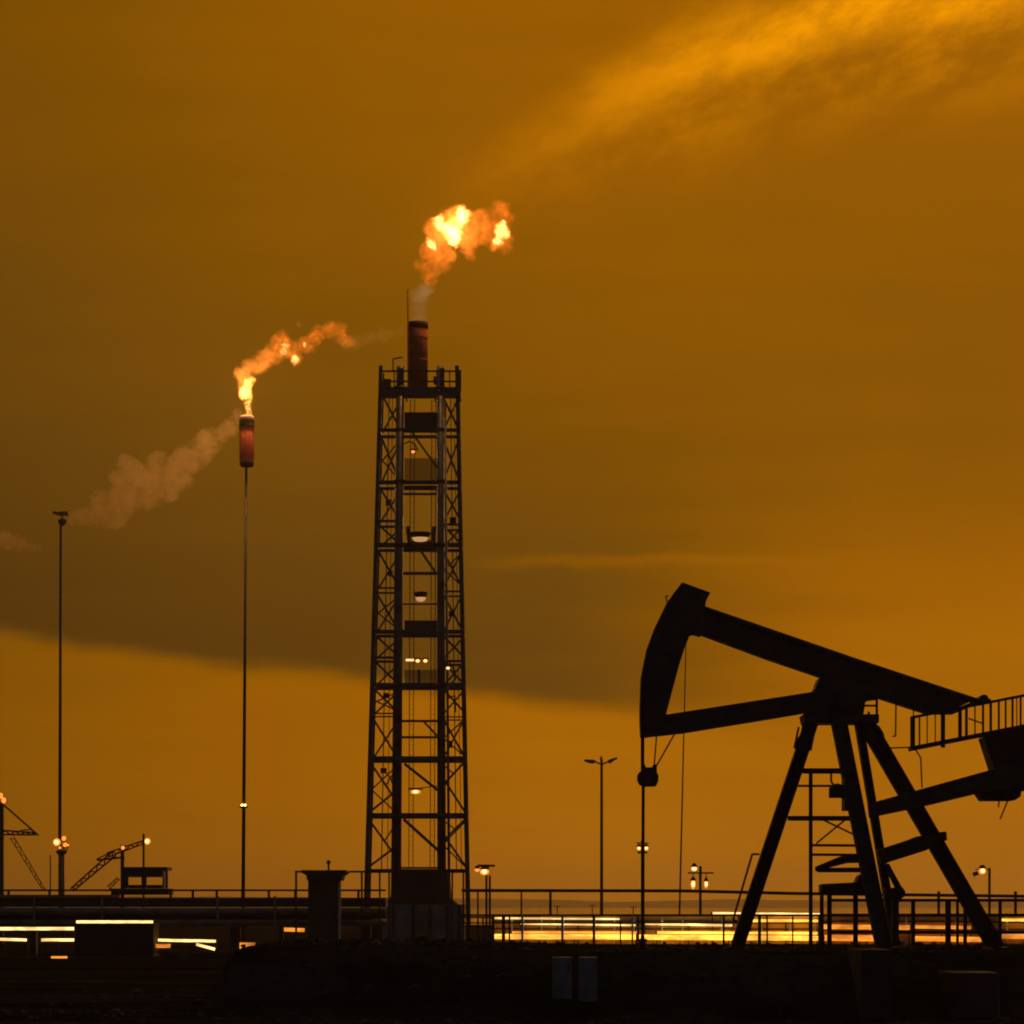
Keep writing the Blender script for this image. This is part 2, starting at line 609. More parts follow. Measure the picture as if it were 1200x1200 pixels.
# splayed legs: far left, near middle, far middle, far right
legs = [((951, 846, PY + .25), (863, 1112, PY + 1.6), 15.5), ((983, 846, PY - .35), (1036, 1112, PY - 1.7), 17.5),
        ((1006, 846, PY + .3), (1050, 1110, PY + 1.5), 9), ((1014, 846, PY + .1), (1168, 1112, PY + .6), 18.5)]
LG = []
for (a, b, w) in legs:
    A, Bq = P(*a), P(*b)
    LG.append(obj('leg', ibeam(new_bm(), A, Bq, .42, w * k, .035), 'pump', pump))
    sub('foot_plate', box(new_bm(), Bq.x - .34, Bq.x + .34, Bq.y - .3, Bq.y + .3, Bq.z - .02, Bq.z + .05), 'pump', LG[-1])
sub('gusset', plate(new_bm(), [(941, 845), (958, 845), (951, 880), (930, 877), (931, 870), (938, 860)], PY - .02, PY + .02), 'pump', LG[0])
# grab rail beside the left leg
sub('grab_rail', path(new_bm(), [P(890, 1001, PY + .9), P(881.5, 1001, PY + .9), P(859, 1078, PY + 1.1), P(864, 1080, PY + 1.1)], .03), 'pump', LG[0])
sub('grab_rail', path(new_bm(), [P(936, 852, PY + .3), P(931, 876, PY + .4), P(938, 879, PY + .4)], .03), 'pump', LG[0])
sub('grab_rail', path(new_bm(), [P(1020, 851, PY), P(1028, 851, PY), P(1034, 860, PY), P(1035, 870, PY), P(1030, 876, PY)], .05), 'pump', LG[3])
for a, b, w in (((942, 903.5), (992, 903.5), 6), ((925, 959), (1006, 959), 5.5)):
    obj('cross_beam', bar(new_bm(), P(*a, PY + .6), P(*b, PY - .6), w * k, .2), 'pump', pump)
obj('cross_beam', bar(new_bm(), P(936, 921, PY + .6), P(994, 921, PY - .6), 2.6 * k, .06), 'pump', pump)
for a, b in (((957, 988), (990, 961)), ((965, 961), (1007, 981))):
    obj('brace_rod', bar(new_bm(), P(*a, PY + .5), P(*b, PY - .4), 2.0 * k, .05), 'pump', pump)
# access ladder behind the legs
lad = obj('ladder', bar(new_bm(), P(950, 904, PY + .4), P(950, 1110, PY + .4), 4.2 * k, .1), 'pump', pump)
for yy in (990.5, 1001.5):
    sub('rung', bar(new_bm(), P(950, yy, PY + .4), P(1014, yy + .4, PY - .2), 3.0 * k, .07), 'pump', lad)
# motor box hung on the middle leg
mb = obj('motor_box', plate(new_bm(), [(988, 912), (996, 912), (1003, 950), (988, 950)], PY - 1.1, PY - .3, .02), 'pump', pump)
sub('junction_box', plate(new_bm(), [(972, 923), (980, 918), (989, 921), (989, 935), (972, 935)], PY - .9, PY - .5, .015), 'pump', mb)
sub('conduit', path(new_bm(), [P(974, 903, PY - .6), P(974, 916, PY - .6), P(979, 922, PY - .6)], .03), 'pump', mb)
# cranks and linkage
ck = obj('crank_arm', plate(new_bm(), [(1017, 942), (1062, 929.5), (1165, 901), (1185, 897), (1190, 925), (1142, 931), (1079, 946), (1019, 958.5)], PY - 1.1, PY - .75, .015), 'pump', pump)
ck2 = obj('crank_arm', plate(new_bm(), [(1027, 996.5), (1062, 985), (1075, 980), (1096, 978), (1097, 975.5), (1108, 974.5), (1109, 985), (1098, 987), (1085, 996.5), (1033, 1013)], PY - .5, PY - .15, .015), 'pump', pump)
a = P(1102, 980.5, PY - .33)
sub('crank_pin', tube(new_bm(), a + Vector((0, -.4, 0)), a + Vector((0, .4, 0)), 5 * k, n=14), 'pump', ck2)
lk = obj('belt_guard', plate(new_bm(), [(956, 1015.5), (962, 1013), (985, 1003.5), (1014, 1002.2), (1016, 1011), (992, 1011.5), (971, 1017), (1016, 1016.5), (1018, 1022.3), (960, 1022.3), (955.5, 1020)], PY - .45, PY - .1, .008), 'pump', pump)
gb = obj('gearbox', plate(new_bm(), [(961, 1036), (1002, 1034), (1005, 1026), (1012, 1023), (1024, 1023), (1026, 1049.5), (972, 1049.5), (961, 1046)], PY - .5, PY + .3, .03), 'pump', pump)
for x0, x1 in ((961, 965), (969.5, 974.5), (1000, 1005)):
    sub('support_post', bar(new_bm(), P((x0 + x1) / 2, 1049, PY - .1), P((x0 + x1) / 2, 1111, PY - .1), (x1 - x0) * k, .15), 'pump', gb)
ln = obj('brake_lever', plate(new_bm(), [(1036, 1013), (1041, 1012), (1055, 1038), (1060, 1044), (1060, 1050), (1055, 1053.5), (1036, 1053), (1036, 1041), (1049, 1040)], PY - .1, PY + .25, .01), 'pump', pump)
sub('support_post', bar(new_bm(), P(1049, 1052, PY + .1), P(1049, 1111, PY + .1), 8 * k, .2), 'pump', ln)
# counterweight and service walkway at the tail
cw = obj('counterweight', plate(new_bm(), [(1149.5, 864), (1178, 857), (1232, 846), (1242, 905), (1222, 926), (1188, 927), (1150, 928), (1162, 903)], PY - .7, PY + .4, .04), 'pump', pump)
tr = sub('drip_tray', plate(new_bm(), [(1142, 927), (1194, 925), (1193, 934), (1186, 938.5), (1150, 938.5)], PY - .6, PY + .3, .01), 'pump', cw)
for a, b in (((1171, 938), (1170, 946)), ((1181, 938), (1172, 960))):
    sub('drain_rod', bar(new_bm(), P(*a, PY - .2), P(*b, PY - .2), 1.6 * k, .03), 'pump', cw)
WY = PY - 1.2
wk = px(1, WY)


def wtop(x):
    return 840.5 - (x - 1070) * .196


def wbot(x):
    return 877 - (x - 1070) * .196


wkw = obj('walkway', bar(new_bm(), P(1067, wbot(1067), WY + .4), P(1240, wbot(1240), WY + .4), 4.6 * wk, .9), 'pump', pump)
for yy in (WY, WY + .8):
    sub('handrail', bar(new_bm(), P(1067, wtop(1067), yy), P(1240, wtop(1240), yy), 3.2 * wk, .05), 'pump', wkw)
for x, w in ((1069.5, 5.5), (1105, 5), (1125, 4.2), (1132.5, 3), (1077.5, 1.7), (1086.5, 1.1), (1096, 1.1), (1142.5, 1.3), (1152, 2.4), (1161, 2.8),
             (1170.5, 2.2), (1178.5, 1.9), (1186.5, 2.3), (1191.5, .9), (1196, 2), (1204, 2), (1213, 2), (1222, 2), (1231, 2)):
    lowx = 6 if x == 1105 else 0
    sub('baluster', bar(new_bm(), P(x, wtop(x) - 1, WY), P(x, wbot(x) + lowx, WY), w * wk, .05), 'pump', wkw)
sub('tie_bar', bar(new_bm(), P(1135, 842, WY), P(1151, 847.5, WY), 1.6 * wk, .03), 'pump', wkw)
a = P(1150.5, 820.5, PY)
tb = obj('tail_bearing', tube(new_bm(), a + Vector((0, -.4, 0)), a + Vector((0, .4, 0)), 5.5 * k, n=14), 'pump', pump)
sub('bearing_strap', bar(new_bm(), P(1142, 823, PY), P(1160, 822, PY), 5 * k, .4), 'pump', tb)
obj('conduit', path(new_bm(), [P(1050, 826, PY), P(1049.5, 862.5, PY), P(1046, 863, PY)], .022), 'cable', pump)
obj('conduit', path(new_bm(), [P(1034, 877, PY - .3), P(1071, 875.5, PY - .6), P(1079, 888, PY - .6), P(1080.5, 923, PY - .7)], .02), 'cable', pump)
obj('conduit', path(new_bm(), [P(1070.5, 826, PY - .2), P(1070.5, 842, WY)], .018), 'cable', pump)
# bridle, carrier bar, polished rod, stuffing box
obj('bridle_cable', tube(new_bm(), P(753, 862, PY - .15), P(753, 903, PY), 2.2 * k), 'cable', pump)
obj('bridle_cable', tube(new_bm(), P(769.5, 861, PY + .15), P(766.5, 899, PY), .85 * k, n=6), 'cable', pump)
obj('bridle_cable', tube(new_bm(), P(790, 861, PY), P(769, 898, PY), .95 * k, n=6), 'cable', pump)
cbar = obj('carrier_bar', plate(new_bm(), [(749, 905), (752, 903), (752, 896), (756, 896), (756, 899.5), (764.5, 899.5), (765, 896), (769.5, 896), (769.5, 906), (771.5, 909), (771, 916), (768.5, 921.5), (755, 922), (749, 919.5), (746.8, 914), (747, 908)], PY - .22, PY + .22, .02), 'pump', pump)
obj('polished_rod', tube(new_bm(), P(753.8, 920, PY), P(753, 1100, PY), 1.9 * k, n=8), 'cable', pump)
sb = obj('stuffing_box', lathe(new_bm(), P(753, 1112, PY), [(.16, 0), (.16, .06), (.08, .07), (.08, .2), (.13, .21), (.13, .27), (.06, .28), (.05, .36)], 14), 'pump', pump)

# concrete plinths let into the embankment face under the pump
for (x0, x1, y0, y1, lab) in ((1009, 1046, 1113, 1190, 'tall concrete plinth under the middle legs of the pump jack'),
                              (1117, 1172, 1140, 1188, 'low wide concrete plinth at the bottom right below the far right leg')):
    yy = 73.0
    obx = obj('concrete_plinth', pbox(new_bm(), x0, y0, x1, y1 + 6, yy, yy + 3), 'dark_concrete')
    md = obx.modifiers.new('bevel', 'BEVEL')
    md.width = .03
    tag(obx, lab, 'plinth', 'concrete plinths under the pump')

# two pale sheet-metal cabinets set against the embankment
for (x0, x1, y0, y1, mode, lab) in ((648, 670, 1122, 1152, 0, 'left grey metal cabinet with plain door against the embankment'),
                                    (679, 700, 1122, 1155, 1, 'right grey metal cabinet with ribbed door against the embankment')):
    yy = 73.4
    a, b = P(x0, y0, yy), P(x1, y1, yy)
    cab = thing('utility_cabinet', lab, 'cabinet', ((a.x + b.x) / 2, yy, b.z), 'grey cabinets')
    obj('body', box(new_bm(), a.x, b.x, yy, yy + .9, b.z - .4, a.z), 'grey_door', cab)
    dr = obj('door', box(new_bm(), a.x + .03, b.x - .03, yy - .02, yy - .002, b.z + .05, a.z - .04), 'grey_door', cab)
    if mode:
        for i in range(4):
            xx = a.x + .08 + i * (b.x - a.x - .16) / 3
            sub('rib', box(new_bm(), xx - .012, xx + .012, yy - .035, yy - .021, b.z + .08, a.z - .07), 'grey_door', dr)
    else:
        sub('handle', box(new_bm(), b.x - .1, b.x - .07, yy - .05, yy - .021, (a.z + b.z) / 2, (a.z + b.z) / 2 + .12), 'girder', dr)


# ------------------------------------------------------------------ railings
def railing(name, label, cat, y, xs, rails, foot, mat, w=3.0, x0=None, x1=None, group=None, pale=()):
    x0 = xs[0] if x0 is None else x0
    x1 = xs[-1] if x1 is None else x1
    root = thing(name, label, cat, P((x0 + x1) / 2, foot, y), group)
    q = px(1, y)
    for r in rails:
        ra, rb, rw = (r if len(r) == 3 else (r[0], r[0], r[1]))
        obj('rail', bar(new_bm(), P(x0, ra, y), P(x1, rb, y), rw * q, rw * q), mat, root)
    for x in xs:
        pw = w
        if isinstance(x, tuple):
            x, pw = x
        t = rails[0][0] + (rails[0][1] - rails[0][0]) * (x - x0) / (x1 - x0) if len(rails[0]) == 3 else rails[0][0]
        obj('post', bar(new_bm(), P(x, t - 1, y - q), P(x, foot, y - q), pw * q, pw * q), 'pale_and_lit' if x in pale else mat, root)
    return root


railing('pump_guard_rail', 'black guard rail around the rear of the pump jack, nearest of the railings', 'railing', 84.5,
        [(1003, 4.5), (1070, 4.5), (1111, 6), (1122, 3), (1131, 4), (1172, 3.5), (1240, 4)], [(1055, 3.5), (1072.5, 3.8), (1092.5, 4)], 1112, 'pump', x0=975, x1=1260)
railing('road_railing', 'thin steel railing in front of the glowing light trail tubes', 'railing', 118,
        [(578, 3), (590, 4), (597, 2), (612, 2.6), (659, 2.8), (696, 3.2), (727, 1.6), (741, 2), (748, 2), (848, 2.4), (866, 2), (890, 3.5), (899, 1.8), (929, 1.6), (960, 2.5)],
        [(1072.5, 2.4), (1081.5, 1.6)], 1113, 'rail', x0=540, x1=975, pale=(612, 659, 741))  # pale posts: light falling on them is put into their colour
railing('post_and_rail', 'short dark railing posts at the right foot of the works tower', 'railing', 165, [(549, 4), (560, 2), (566, 2)], [(1075, 2.0), (1086, 1.4)], 1112, 'rail', x0=540, x1=576)

# high pipeline on trestles running behind everything
HY = 176.0
pl = thing('overhead_pipeline', 'long thin overhead pipeline on posts crossing behind the pump jack', 'pipeline', P(870, 1110, HY))
q = px(1, HY)
ends = [(541, 1043.5), (800, 1044), (930, 1047), (1260, 1051)]
for a, b in zip(ends, ends[1:]):
    obj('pipe', tube(new_bm(), P(*a, HY), P(*b, HY), 1.9 * q, n=10), 'rail', pl)
for x, w in ((611, 2), (645, 3), (560, 2), (1100, 3), (1190, 3)):
    obj('post', bar(new_bm(), P(x, 1044.5, HY), P(x, 1113, HY), w * q, .15), 'rail', pl)


# ------------------------------------------------------------------ tubes standing for vehicle light trails along the road
def strip(label, x0, y0, x1, y1, h, y, mat, group='tubes standing for light trails along the road', mount=True):  # lamp tubes added in place of vehicle light trails
    a, b = P(x0, y0, y), P(x1, y1, y)
    root = thing('trail_tube', label, 'light trail tube', ((a.x + b.x) / 2, y, a.z - h / F * y / 2), group)
    H = px(h, y)
    obj('tube', tube(new_bm(), a, b, H / 2, n=10), mat, root, True)
    d_ = (b - a).normalized()
    for p_, k_ in ((a, -1), (b, 1)):
        obj('end_cap', tube(new_bm(), p_, p_ + d_ * k_ * .08, H * .52, n=10), 'girder', root)
    if mount:
        n = max(2, int((b.x - a.x) / 3.5))
        for i in range(n + 1):
            p = a.lerp(b, i / n)
            obj('bracket', box(new_bm(), p.x - .025, p.x + .025, y + H / 2 - .02, y + H / 2 + .04, .1, p.z), 'girder', root)
    return root


SY = 128.0
bw = obj('added_glow_wall', pbox(new_bm(), 576, 1073.5, 1290, 1112, SY + .62, SY + .9), 'glow_wall')  # wall added behind the tubes to show a soft amber glow
tag(bw, 'long low ochre wall added to catch the glow of the light trail tubes', 'wall')
for x_, w_ in ((600, 2.2), (613, 2.8), (635, 1.6), (660, 3), (697, 1.8), (720, 1.4), (743, 2.6), (776, 2.2), (800, 1.6), (846, 2.4), (893, 1.6), (926, 2), (955, 3), (1020, 2), (1062, 2.4), (1120, 2), (1180, 2.4)):
    obj('barrier_post', bar(new_bm(), P(x_, 1073.5, SY + .5), P(x_, 1112, SY + .5), w_ * px(1, SY), .1), 'pale_and_lit', bw)
for y_ in (1079.5, 1088.5):
    obj('barrier_rail', bar(new_bm(), P(577, y_, SY + .6), P(1289, y_ + 1, SY + .6), 1.6 * px(1, SY), .08), 'girder', bw)
strip('broad golden light trail tube low behind the road railing, left of the polished rod', 578, 1097.6, 745, 1098, 6.2, SY, 'trail_gold')
strip('broad golden light trail tube from the polished rod to the left leg of the pump jack', 748, 1098.3, 960, 1099.5, 6.0, SY + .1, 'trail_gold')
strip('slim amber light trail tube directly above the broad golden one, left of the polished rod', 600, 1092.4, 746, 1092.8, 2.6, SY + .24, 'trail_amber')
strip('slim amber light trail tube directly above the broad golden one behind the left leg', 770, 1092.8, 958, 1093.6, 3.0, SY + .24, 'trail_gold')
strip('thin pale light trail tube just under the top rail, left half of the road', 578, 1076, 728, 1077, 2.0, SY + .36, 'trail_white')
strip('thin pale light trail tube at mid height, ending left of the polished rod', 610, 1082.5, 745, 1084.3, 1.9, SY + .32, 'trail_white')
strip('thin white light trail tube at mid height from the polished rod to the left leg', 756, 1082.5, 858, 1084.5, 2.6, SY + .32, 'trail_white')
strip('thin bright light trail tube highest of the row, crossing behind the left leg', 835, 1070, 962, 1071.5, 2.6, SY + .40, 'trail_white')
strip('golden light trail tube between the highest and the broad band right of the left leg', 880, 1079.5, 962, 1080, 4.2, SY + .36, 'trail_gold')
strip('amber light trail tube seen between the gearbox posts', 965, 1086, 1066, 1087, 5.5, SY + .28, 'trail_amber')
strip('low amber light trail tube under the gearbox between its posts', 966, 1099, 1050, 1100, 7, SY + .14, 'trail_amber')
strip('amber light trail tube behind the guard rail between middle and right leg', 1070, 1086, 1138, 1087, 4, SY + .28, 'trail_amber')
strip('low amber light trail tube near the right leg foot', 1072, 1100, 1150, 1101, 6, SY + .14, 'trail_amber')
strip('thin golden light trail tube at the right edge of the picture', 1172, 1078, 1230, 1078.5, 3, SY + .36, 'trail_gold')
strip('low amber light trail tube at the right edge of the picture', 1172, 1096, 1230, 1097, 8, SY + .16, 'trail_amber')

# ------------------------------------------------------------------ works tower with flare
TY = 200.0
tk = px(1, TY)
tower = thing('flare_tower', 'tall steel lattice flare tower with platforms and red flare stack', 'tower', P(489, 1100, TY))


def lerp(a, b, t):
    return a + (b - a) * t


def tf(y):
    return (y - 435) / (1085 - 435)


def XL(y): return lerp(447.5, 429.5, tf(y)) - 1.6 * math.sin(math.pi * tf(y)) * 0
def XR(y): return lerp(536.0, 549.0, tf(y))
def IL(y): return lerp(470.0, 465.0, tf(y))
def IR(y): return lerp(516.5, 518.5, tf(y))


def half(y): return lerp(1.35, 1.9, tf(y))


def YF(y): return TY - half(y)
def YB(y): return TY + half(y)


def tp(fx, y, front=True):
    yy = YF(y) if front else YB(y)
    return Vector(((fx(y) - 600) / F * TY, yy, ZC + (HZ - y) / F * TY))


for fr in (True, False):
    for fx in (XL, XR):
        lg = obj('leg', bar(new_bm(), tp(fx, 433, fr), tp(fx, 1103, fr), 4.6 * tk, 4.6 * tk), 'steel', tower)
for fx, w in ((IL, 10.5), (IR, 9)):
    c0, c1 = tp(fx, 434), tp(fx, 1060)
    col = obj('column', tube(new_bm(), c0, c1, w * .44 * tk, w * .58 * tk, 14), 'column', tower, True)
    for yy in (459, 508, 568, 642, 743, 805, 892, 957):
        c = tp(fx, yy)
        sub('flange', tube(new_bm(), c + Vector((0, 0, -.12)), c + Vector((0, 0, .12)), w * .66 * tk, n=14), 'column', col, True)
    for fy in (-1, 1):
        cc0, cc1 = tp(fx, 440, False), tp(fx, 1060, False)
    obj('column', bar(new_bm(), cc0, cc1, 3.4 * tk, 3.4 * tk), 'steel', tower)
obj('riser_pipe', tube(new_bm(), P(521.5, 470, YF(470) - .2), P(526.5, 1058, YF(1058) - .2), 1.3 * tk, 1.6 * tk, 8), 'pipe', tower, True)
levels = [(461, 6), (508, 3.4), (569, 4.2), (614, 2.4), (642, 5), (692, 1.8), (743, 4.6), (773, 2.6), (805, 5), (838, 1.4), (891, 6.5), (957, 6.5), (1021, 4.4)]
for y, w in levels:
    full = w > 3
    for fr in (True, False):
        ww = w if fr else min(w, 3.2)
        obj('cross_beam', bar(new_bm(), tp(XL, y, fr), tp(XR, y, fr) if full else tp(IL, y, fr), ww * tk, .3), 'steel', tower)
        if not full:
            obj('cross_beam', bar(new_bm(), tp(IR, y + 4, fr), tp(XR, y + 4, fr), ww * tk, .2), 'steel', tower)
    for fx in (XL, XR):
        if full:
            obj('side_beam', bar(new_bm(), tp(fx, y, True), tp(fx, y, False), .22, .22, Vector((1, 0, 0))), 'steel', tower)
ys = [461, 508, 569, 614, 642, 692, 743, 773, 805, 838, 891, 957, 1021]
for i, (y0, y1) in enumerate(zip(ys, ys[1:])):
    for A, Bx in ((XL, IL), (IR, XR)):
        tall = y1 - y0 > 55
        ym = (y0 + y1) / 2 + (8 if A is XL else -6)
        if tall and y0 > 700:           # K-brace: apex on the inner column
            inn, out = (Bx, A) if A is XL else (A, Bx)
            apex = lambda yy: lerp(out(yy), inn(yy), .82)
            obj('brace', bar(new_bm(), tp(out, y0 + 3), tp(apex, ym), 2.5 * tk, .12), 'steel', tower)
            obj('brace', bar(new_bm(), tp(apex, ym), tp(out, y1 - 3), 2.5 * tk, .12), 'steel', tower)
            obj('brace', bar(new_bm(), tp(inn, y0 + 3, False), tp(lambda yy: lerp(inn(yy), out(yy), .5), ym - 12, False), 1.6 * tk, .1), 'steel', tower)
        else:
            obj('brace', bar(new_bm(), tp(A, y0 + 2), tp(Bx, y1 - 2), 2.4 * tk, .12), 'steel', tower)
            obj('brace', bar(new_bm(), tp(A, y1 - 2, False), tp(Bx, y0 + 2, False), 2.0 * tk, .12), 'steel', tower)
for a, b, w in (((478, 500), (512, 548), 2.2), ((492, 644), (511, 672), 2.6), ((497, 846), (512, 862), 2.4), ((474, 895), (513, 926), 3.2), ((473, 960), (515, 998), 3.6)):
    obj('brace', bar(new_bm(), P(*a, YF(a[1])), P(*b, YF(b[1])), w * tk, .15), 'steel', tower)
for y, w in ((579, 2.4), (672, 3.4), (845, 2.6), (864, 2.6), (708, 1.6), (1017, 2)):
    obj('cross_beam', bar(new_bm(), P(IL(y), y, TY - .7), P(IR(y), y, TY - .7), w * tk, .2), 'steel', tower)
for (y0, y1, mt, lab) in ((483, 502, 'steel', None), (537, 566, 'screen', 'dull brown see-through mesh panel'), (727, 740, 'steel', None), (785, 801, 'screen', 'dull grey see-through mesh panel')):
    pn = obj('panel', pbox(new_bm(), 474, y0, 512, y1, TY + .3, TY + .42), mt, tower)
    if lab:
        pn['label'] = lab
obj('bulkhead', bar(new_bm(), P(491, 785, TY), P(491, 803, TY), 3 * tk, .3), 'steel', tower)
# grated floors inside the tower
for y in (463, 505, 571, 642, 743, 804, 891, 957):
    h = .45
    c = P(493, y, TY)
    obj('floor_plate', box(new_bm(), c.x - 1.35, c.x + 1.35, TY - h, TY + h, c.z - .06, c.z + .06), 'steel', tower)


def lamp_pair(holder, c_, r_, sc3, mat):
    """orange ball for the glare fringe, with the brighter bulb showing at its front"""
    if mat == 'lamp_hot':
        sub('lens', ball(new_bm(), c_, r_ * 1.08, 2, sc3), 'lamp_orange', holder, True)  # glare fringe built as a larger glowing orange ball
        sub('bulb', ball(new_bm(), c_ + Vector((0, -r_ * sc3[1] * .75, 0)), r_ * .58, 2, sc3), 'lamp_hot', holder, True)
    else:
        sub('lens', ball(new_bm(), c_, r_, 2, sc3), mat, holder, True)


def floodlight(root, x, y, yy, w, mat, face=True):
    """bowl-shaped luminaire with lit lens"""
    s = px(1, yy)
    c = P(x, y, yy)
    bowl = obj('floodlight', lathe(new_bm(), c, [(w * .30 * s, -.0), (w * .5 * s, .28), (w * .55 * s, .45), (w * .2 * s, .5)], 16), 'girder', root, True)
    sub('lens', lathe(new_bm(), c, [(w * .12 * s, -.18), (w * .30 * s, -.12), (w * .42 * s, .1), (w * .2 * s, .15)], 16), mat, bowl, True)
    return bowl


fl = floodlight(tower, 492.5, 632, TY - 1.9, 23, 'lamp_dim')
obj('lamp_bracket', path(new_bm(), [P(478, 617, TY - 1.8), P(480, 636, TY - 1.8), P(507, 636, TY - 1.8), P(509, 617, TY - 1.8)], .16), 'steel', tower)
floodlight(tower, 493, 702, TY - 1.9, 15, 'lamp_dim')
for (x, y, r, mt) in ((489.5, 774.5, 2.3, 'lamp_hot'), (498.5, 774.5, 2.3, 'lamp_hot'), (484, 529.5, 2.0, 'lamp_orange'), (525, 783, 2.0, 'lamp_soft')):
    c = P(x, y, TY - 2.1)
    hd = obj('floodlight', box(new_bm(), c.x - .2, c.x + .2, c.y + .02, c.y + .22, c.z - .1, c.z + .22), 'girder', tower)
    lamp_pair(hd, c, r * tk, (1.2, .6, .9), mt)
tubelamp = obj('tube_lamp', bar(new_bm(), P(475.5, 773.5, TY - 2.0), P(485, 773.5, TY - 2.0), 2.6 * tk, .1), 'lamp_soft', tower)
c = P(487, 928, TY - 2.4)
hd = obj('floodlight', bar(new_bm(), c + Vector((-.5, 0, .22)), c + Vector((.5, 0, .22)), .1, .4), 'girder', tower)
lamp_pair(hd, c, 3.2 * tk, (1.7, 1, .75), 'lamp_hot')
sub('arm', bar(new_bm(), c + Vector((.3, 0, .25)), P(512, 921, TY - 2.4), .06, .06), 'steel', hd)
# head platform with railing
pf = obj('platform', pbox(new_bm(), 444, 458, 540, 463, TY - 1.9, TY - 1.6), 'steel', tower)
sub('edge_beam', pbox(new_bm(), 444, 458, 540, 462, TY + 1.6, TY + 1.9), 'steel', pf)
for x in (444, 474, 508, 538):
    sub('joist', pbox(new_bm(), x, 458.5, x + 2, 461.5, TY - 1.598, TY + 1.598), 'steel', pf)
for yy in (TY - 1.85, TY + 1.85):
    for y in (435, 447):
        sub('handrail', bar(new_bm(), P(445, y, yy), P(539.5, y, yy), 1.9 * tk, .08), 'steel', pf)
    for x, w in ((446, 4), (462, 1.4), (480, 1.6), (500, 1.4), (512, 1.6), (527, 1.4), (538.5, 4)):
        sub('rail_post', bar(new_bm(), P(x, 433.5, yy), P(x, 459, yy), w * tk, .1), 'steel', pf)
for x in (445, 539.5):
    for y in (435, 447):
        sub('handrail', bar(new_bm(), P(x, y, TY - 1.85), P(x, y, TY + 1.85), .1, .1, Vector((1, 0, 0))), 'steel', pf)
for (x0, y0, x1, y1) in ((447, 444, 460, 452), (505, 441, 513, 449)):
    sub('valve_box', pbox(new_bm(), x0 + 3, y0, x1 - 2, y1, TY - 1.4, TY - .8), 'girder', pf)
for fx in (470, 518):
    sub('stanchion', bar(new_bm(), P(fx, 432, TY - 1.45), P(fx, 460, TY - 1.45), 6 * tk, .4), 'steel', pf)
sub('antenna', path(new_bm(), [P(460.5, 436, TY - 1.8), P(460.5, 420.5, TY - 1.8), P(472, 418.5, TY - 1.8)], .05), 'pole', pf)
# flare stack pipe
c = P(489.7, 460, TY)
hgt = (460 - 377.5) * tk
rr = 11.6 * tk
stk = obj('flare_stack', lathe(new_bm(), c, [(rr, 0), (rr, hgt - .45), (rr * .99, hgt - .44)], 32), 'rust', tower, True)
sub('stack_rim', lathe(new_bm(), c + Vector((0, 0, hgt - .43)), [(rr * 1.05, 0), (rr * 1.05, .40), (rr * .9, .43), (rr * .88, .2)], 32), 'soot', stk, True)
for yy in (398, 424):
    sub('stack_band', lathe(new_bm(), P(489.7, yy, TY), [(rr * 1.005, 0), (rr * 1.03, .02), (rr * 1.03, .14), (rr * 1.005, .16)], 32), 'rust', stk)
sub('pilot_pipe', tube(new_bm(), P(478.3, 455, TY - .8), P(478, 339, TY - .8), .9 * tk, .7 * tk, 8), 'rust', stk)
sub('ignition_box', pbox(new_bm(), 491, 425, 496, 431, TY - .85, TY - .68), 'grate', stk)
# ladder, conduits and cable tray inside the tower
for fr_, x_ in ((False, 481), (True, 506)):
    yy = TY + (.9 if not fr_ else -.2)
    ld = obj('ladder', bar(new_bm(), P(x_, 468, yy), P(x_ - 2, 1018, yy), .9 * tk, .05), 'steel', tower)
    sub('stile', bar(new_bm(), P(x_ + 5, 468, yy), P(x_ + 3, 1018, yy), .9 * tk, .05), 'steel', ld)
    rg = new_bm()
    for i in range(92):
        t = i / 92
        bar(rg, P(x_ - 2 * t, 470 + 545 * t, yy), P(x_ + 5 - 2 * t, 470 + 545 * t, yy), .35 * tk, .03)
    sub('rungs', rg, 'steel', ld)['kind'] = 'stuff'
for x0, x1, w, yy in ((456, 447, 1.3, TY + .6), (460, 454, .8, TY - .5), (528, 535, 1.2, TY + .5), (532, 541, .8, TY - .6)):
    obj('conduit', tube(new_bm(), P(x0, 462, yy), P(x1, 1022, yy), w * .5 * tk, n=6), 'steel', tower)
for y0, y1, f0, f1 in ((508, 569, XL, IL), (642, 692, IR, XR), (692, 743, XL, IL), (805, 838, XL, IL), (838, 891, IR, XR), (891, 957, XL, IL), (957, 1021, IR, XR)):
    for fr_ in (True, False):
        obj('brace', bar(new_bm(), tp(f0, (y0 + y1) / 2, fr_), tp(f1, y1 - 3 if fr_ else y0 + 3, fr_), 1.6 * tk, .1), 'steel', tower)
for (x0, y0, x1, y1, yy) in ((452, 585, 458, 592, 0), (527, 606, 534, 613, .3), (455, 668, 460, 675, 0), (526, 716, 533, 722, .2), (449, 812, 456, 818, 0), (524, 868, 530, 876, 0), (446, 900, 453, 906, .4)):
    obj('junction_box', pbox(new_bm(), x0, y0, x1, y1, TY + yy - .3, TY + yy), 'girder', tower)
for pts_ in ([(526, 775), (533, 786), (534, 796), (529, 800)], [(474, 520), (480, 517), (486, 521), (490, 528)], [(452, 905), (458, 912), (462, 925)], [(526, 818), (533, 815), (534, 835)]):
    obj('hose', path(new_bm(), [P(a_, b_, TY - 1.2) for a_, b_ in pts_], .05), 'cable', tower)
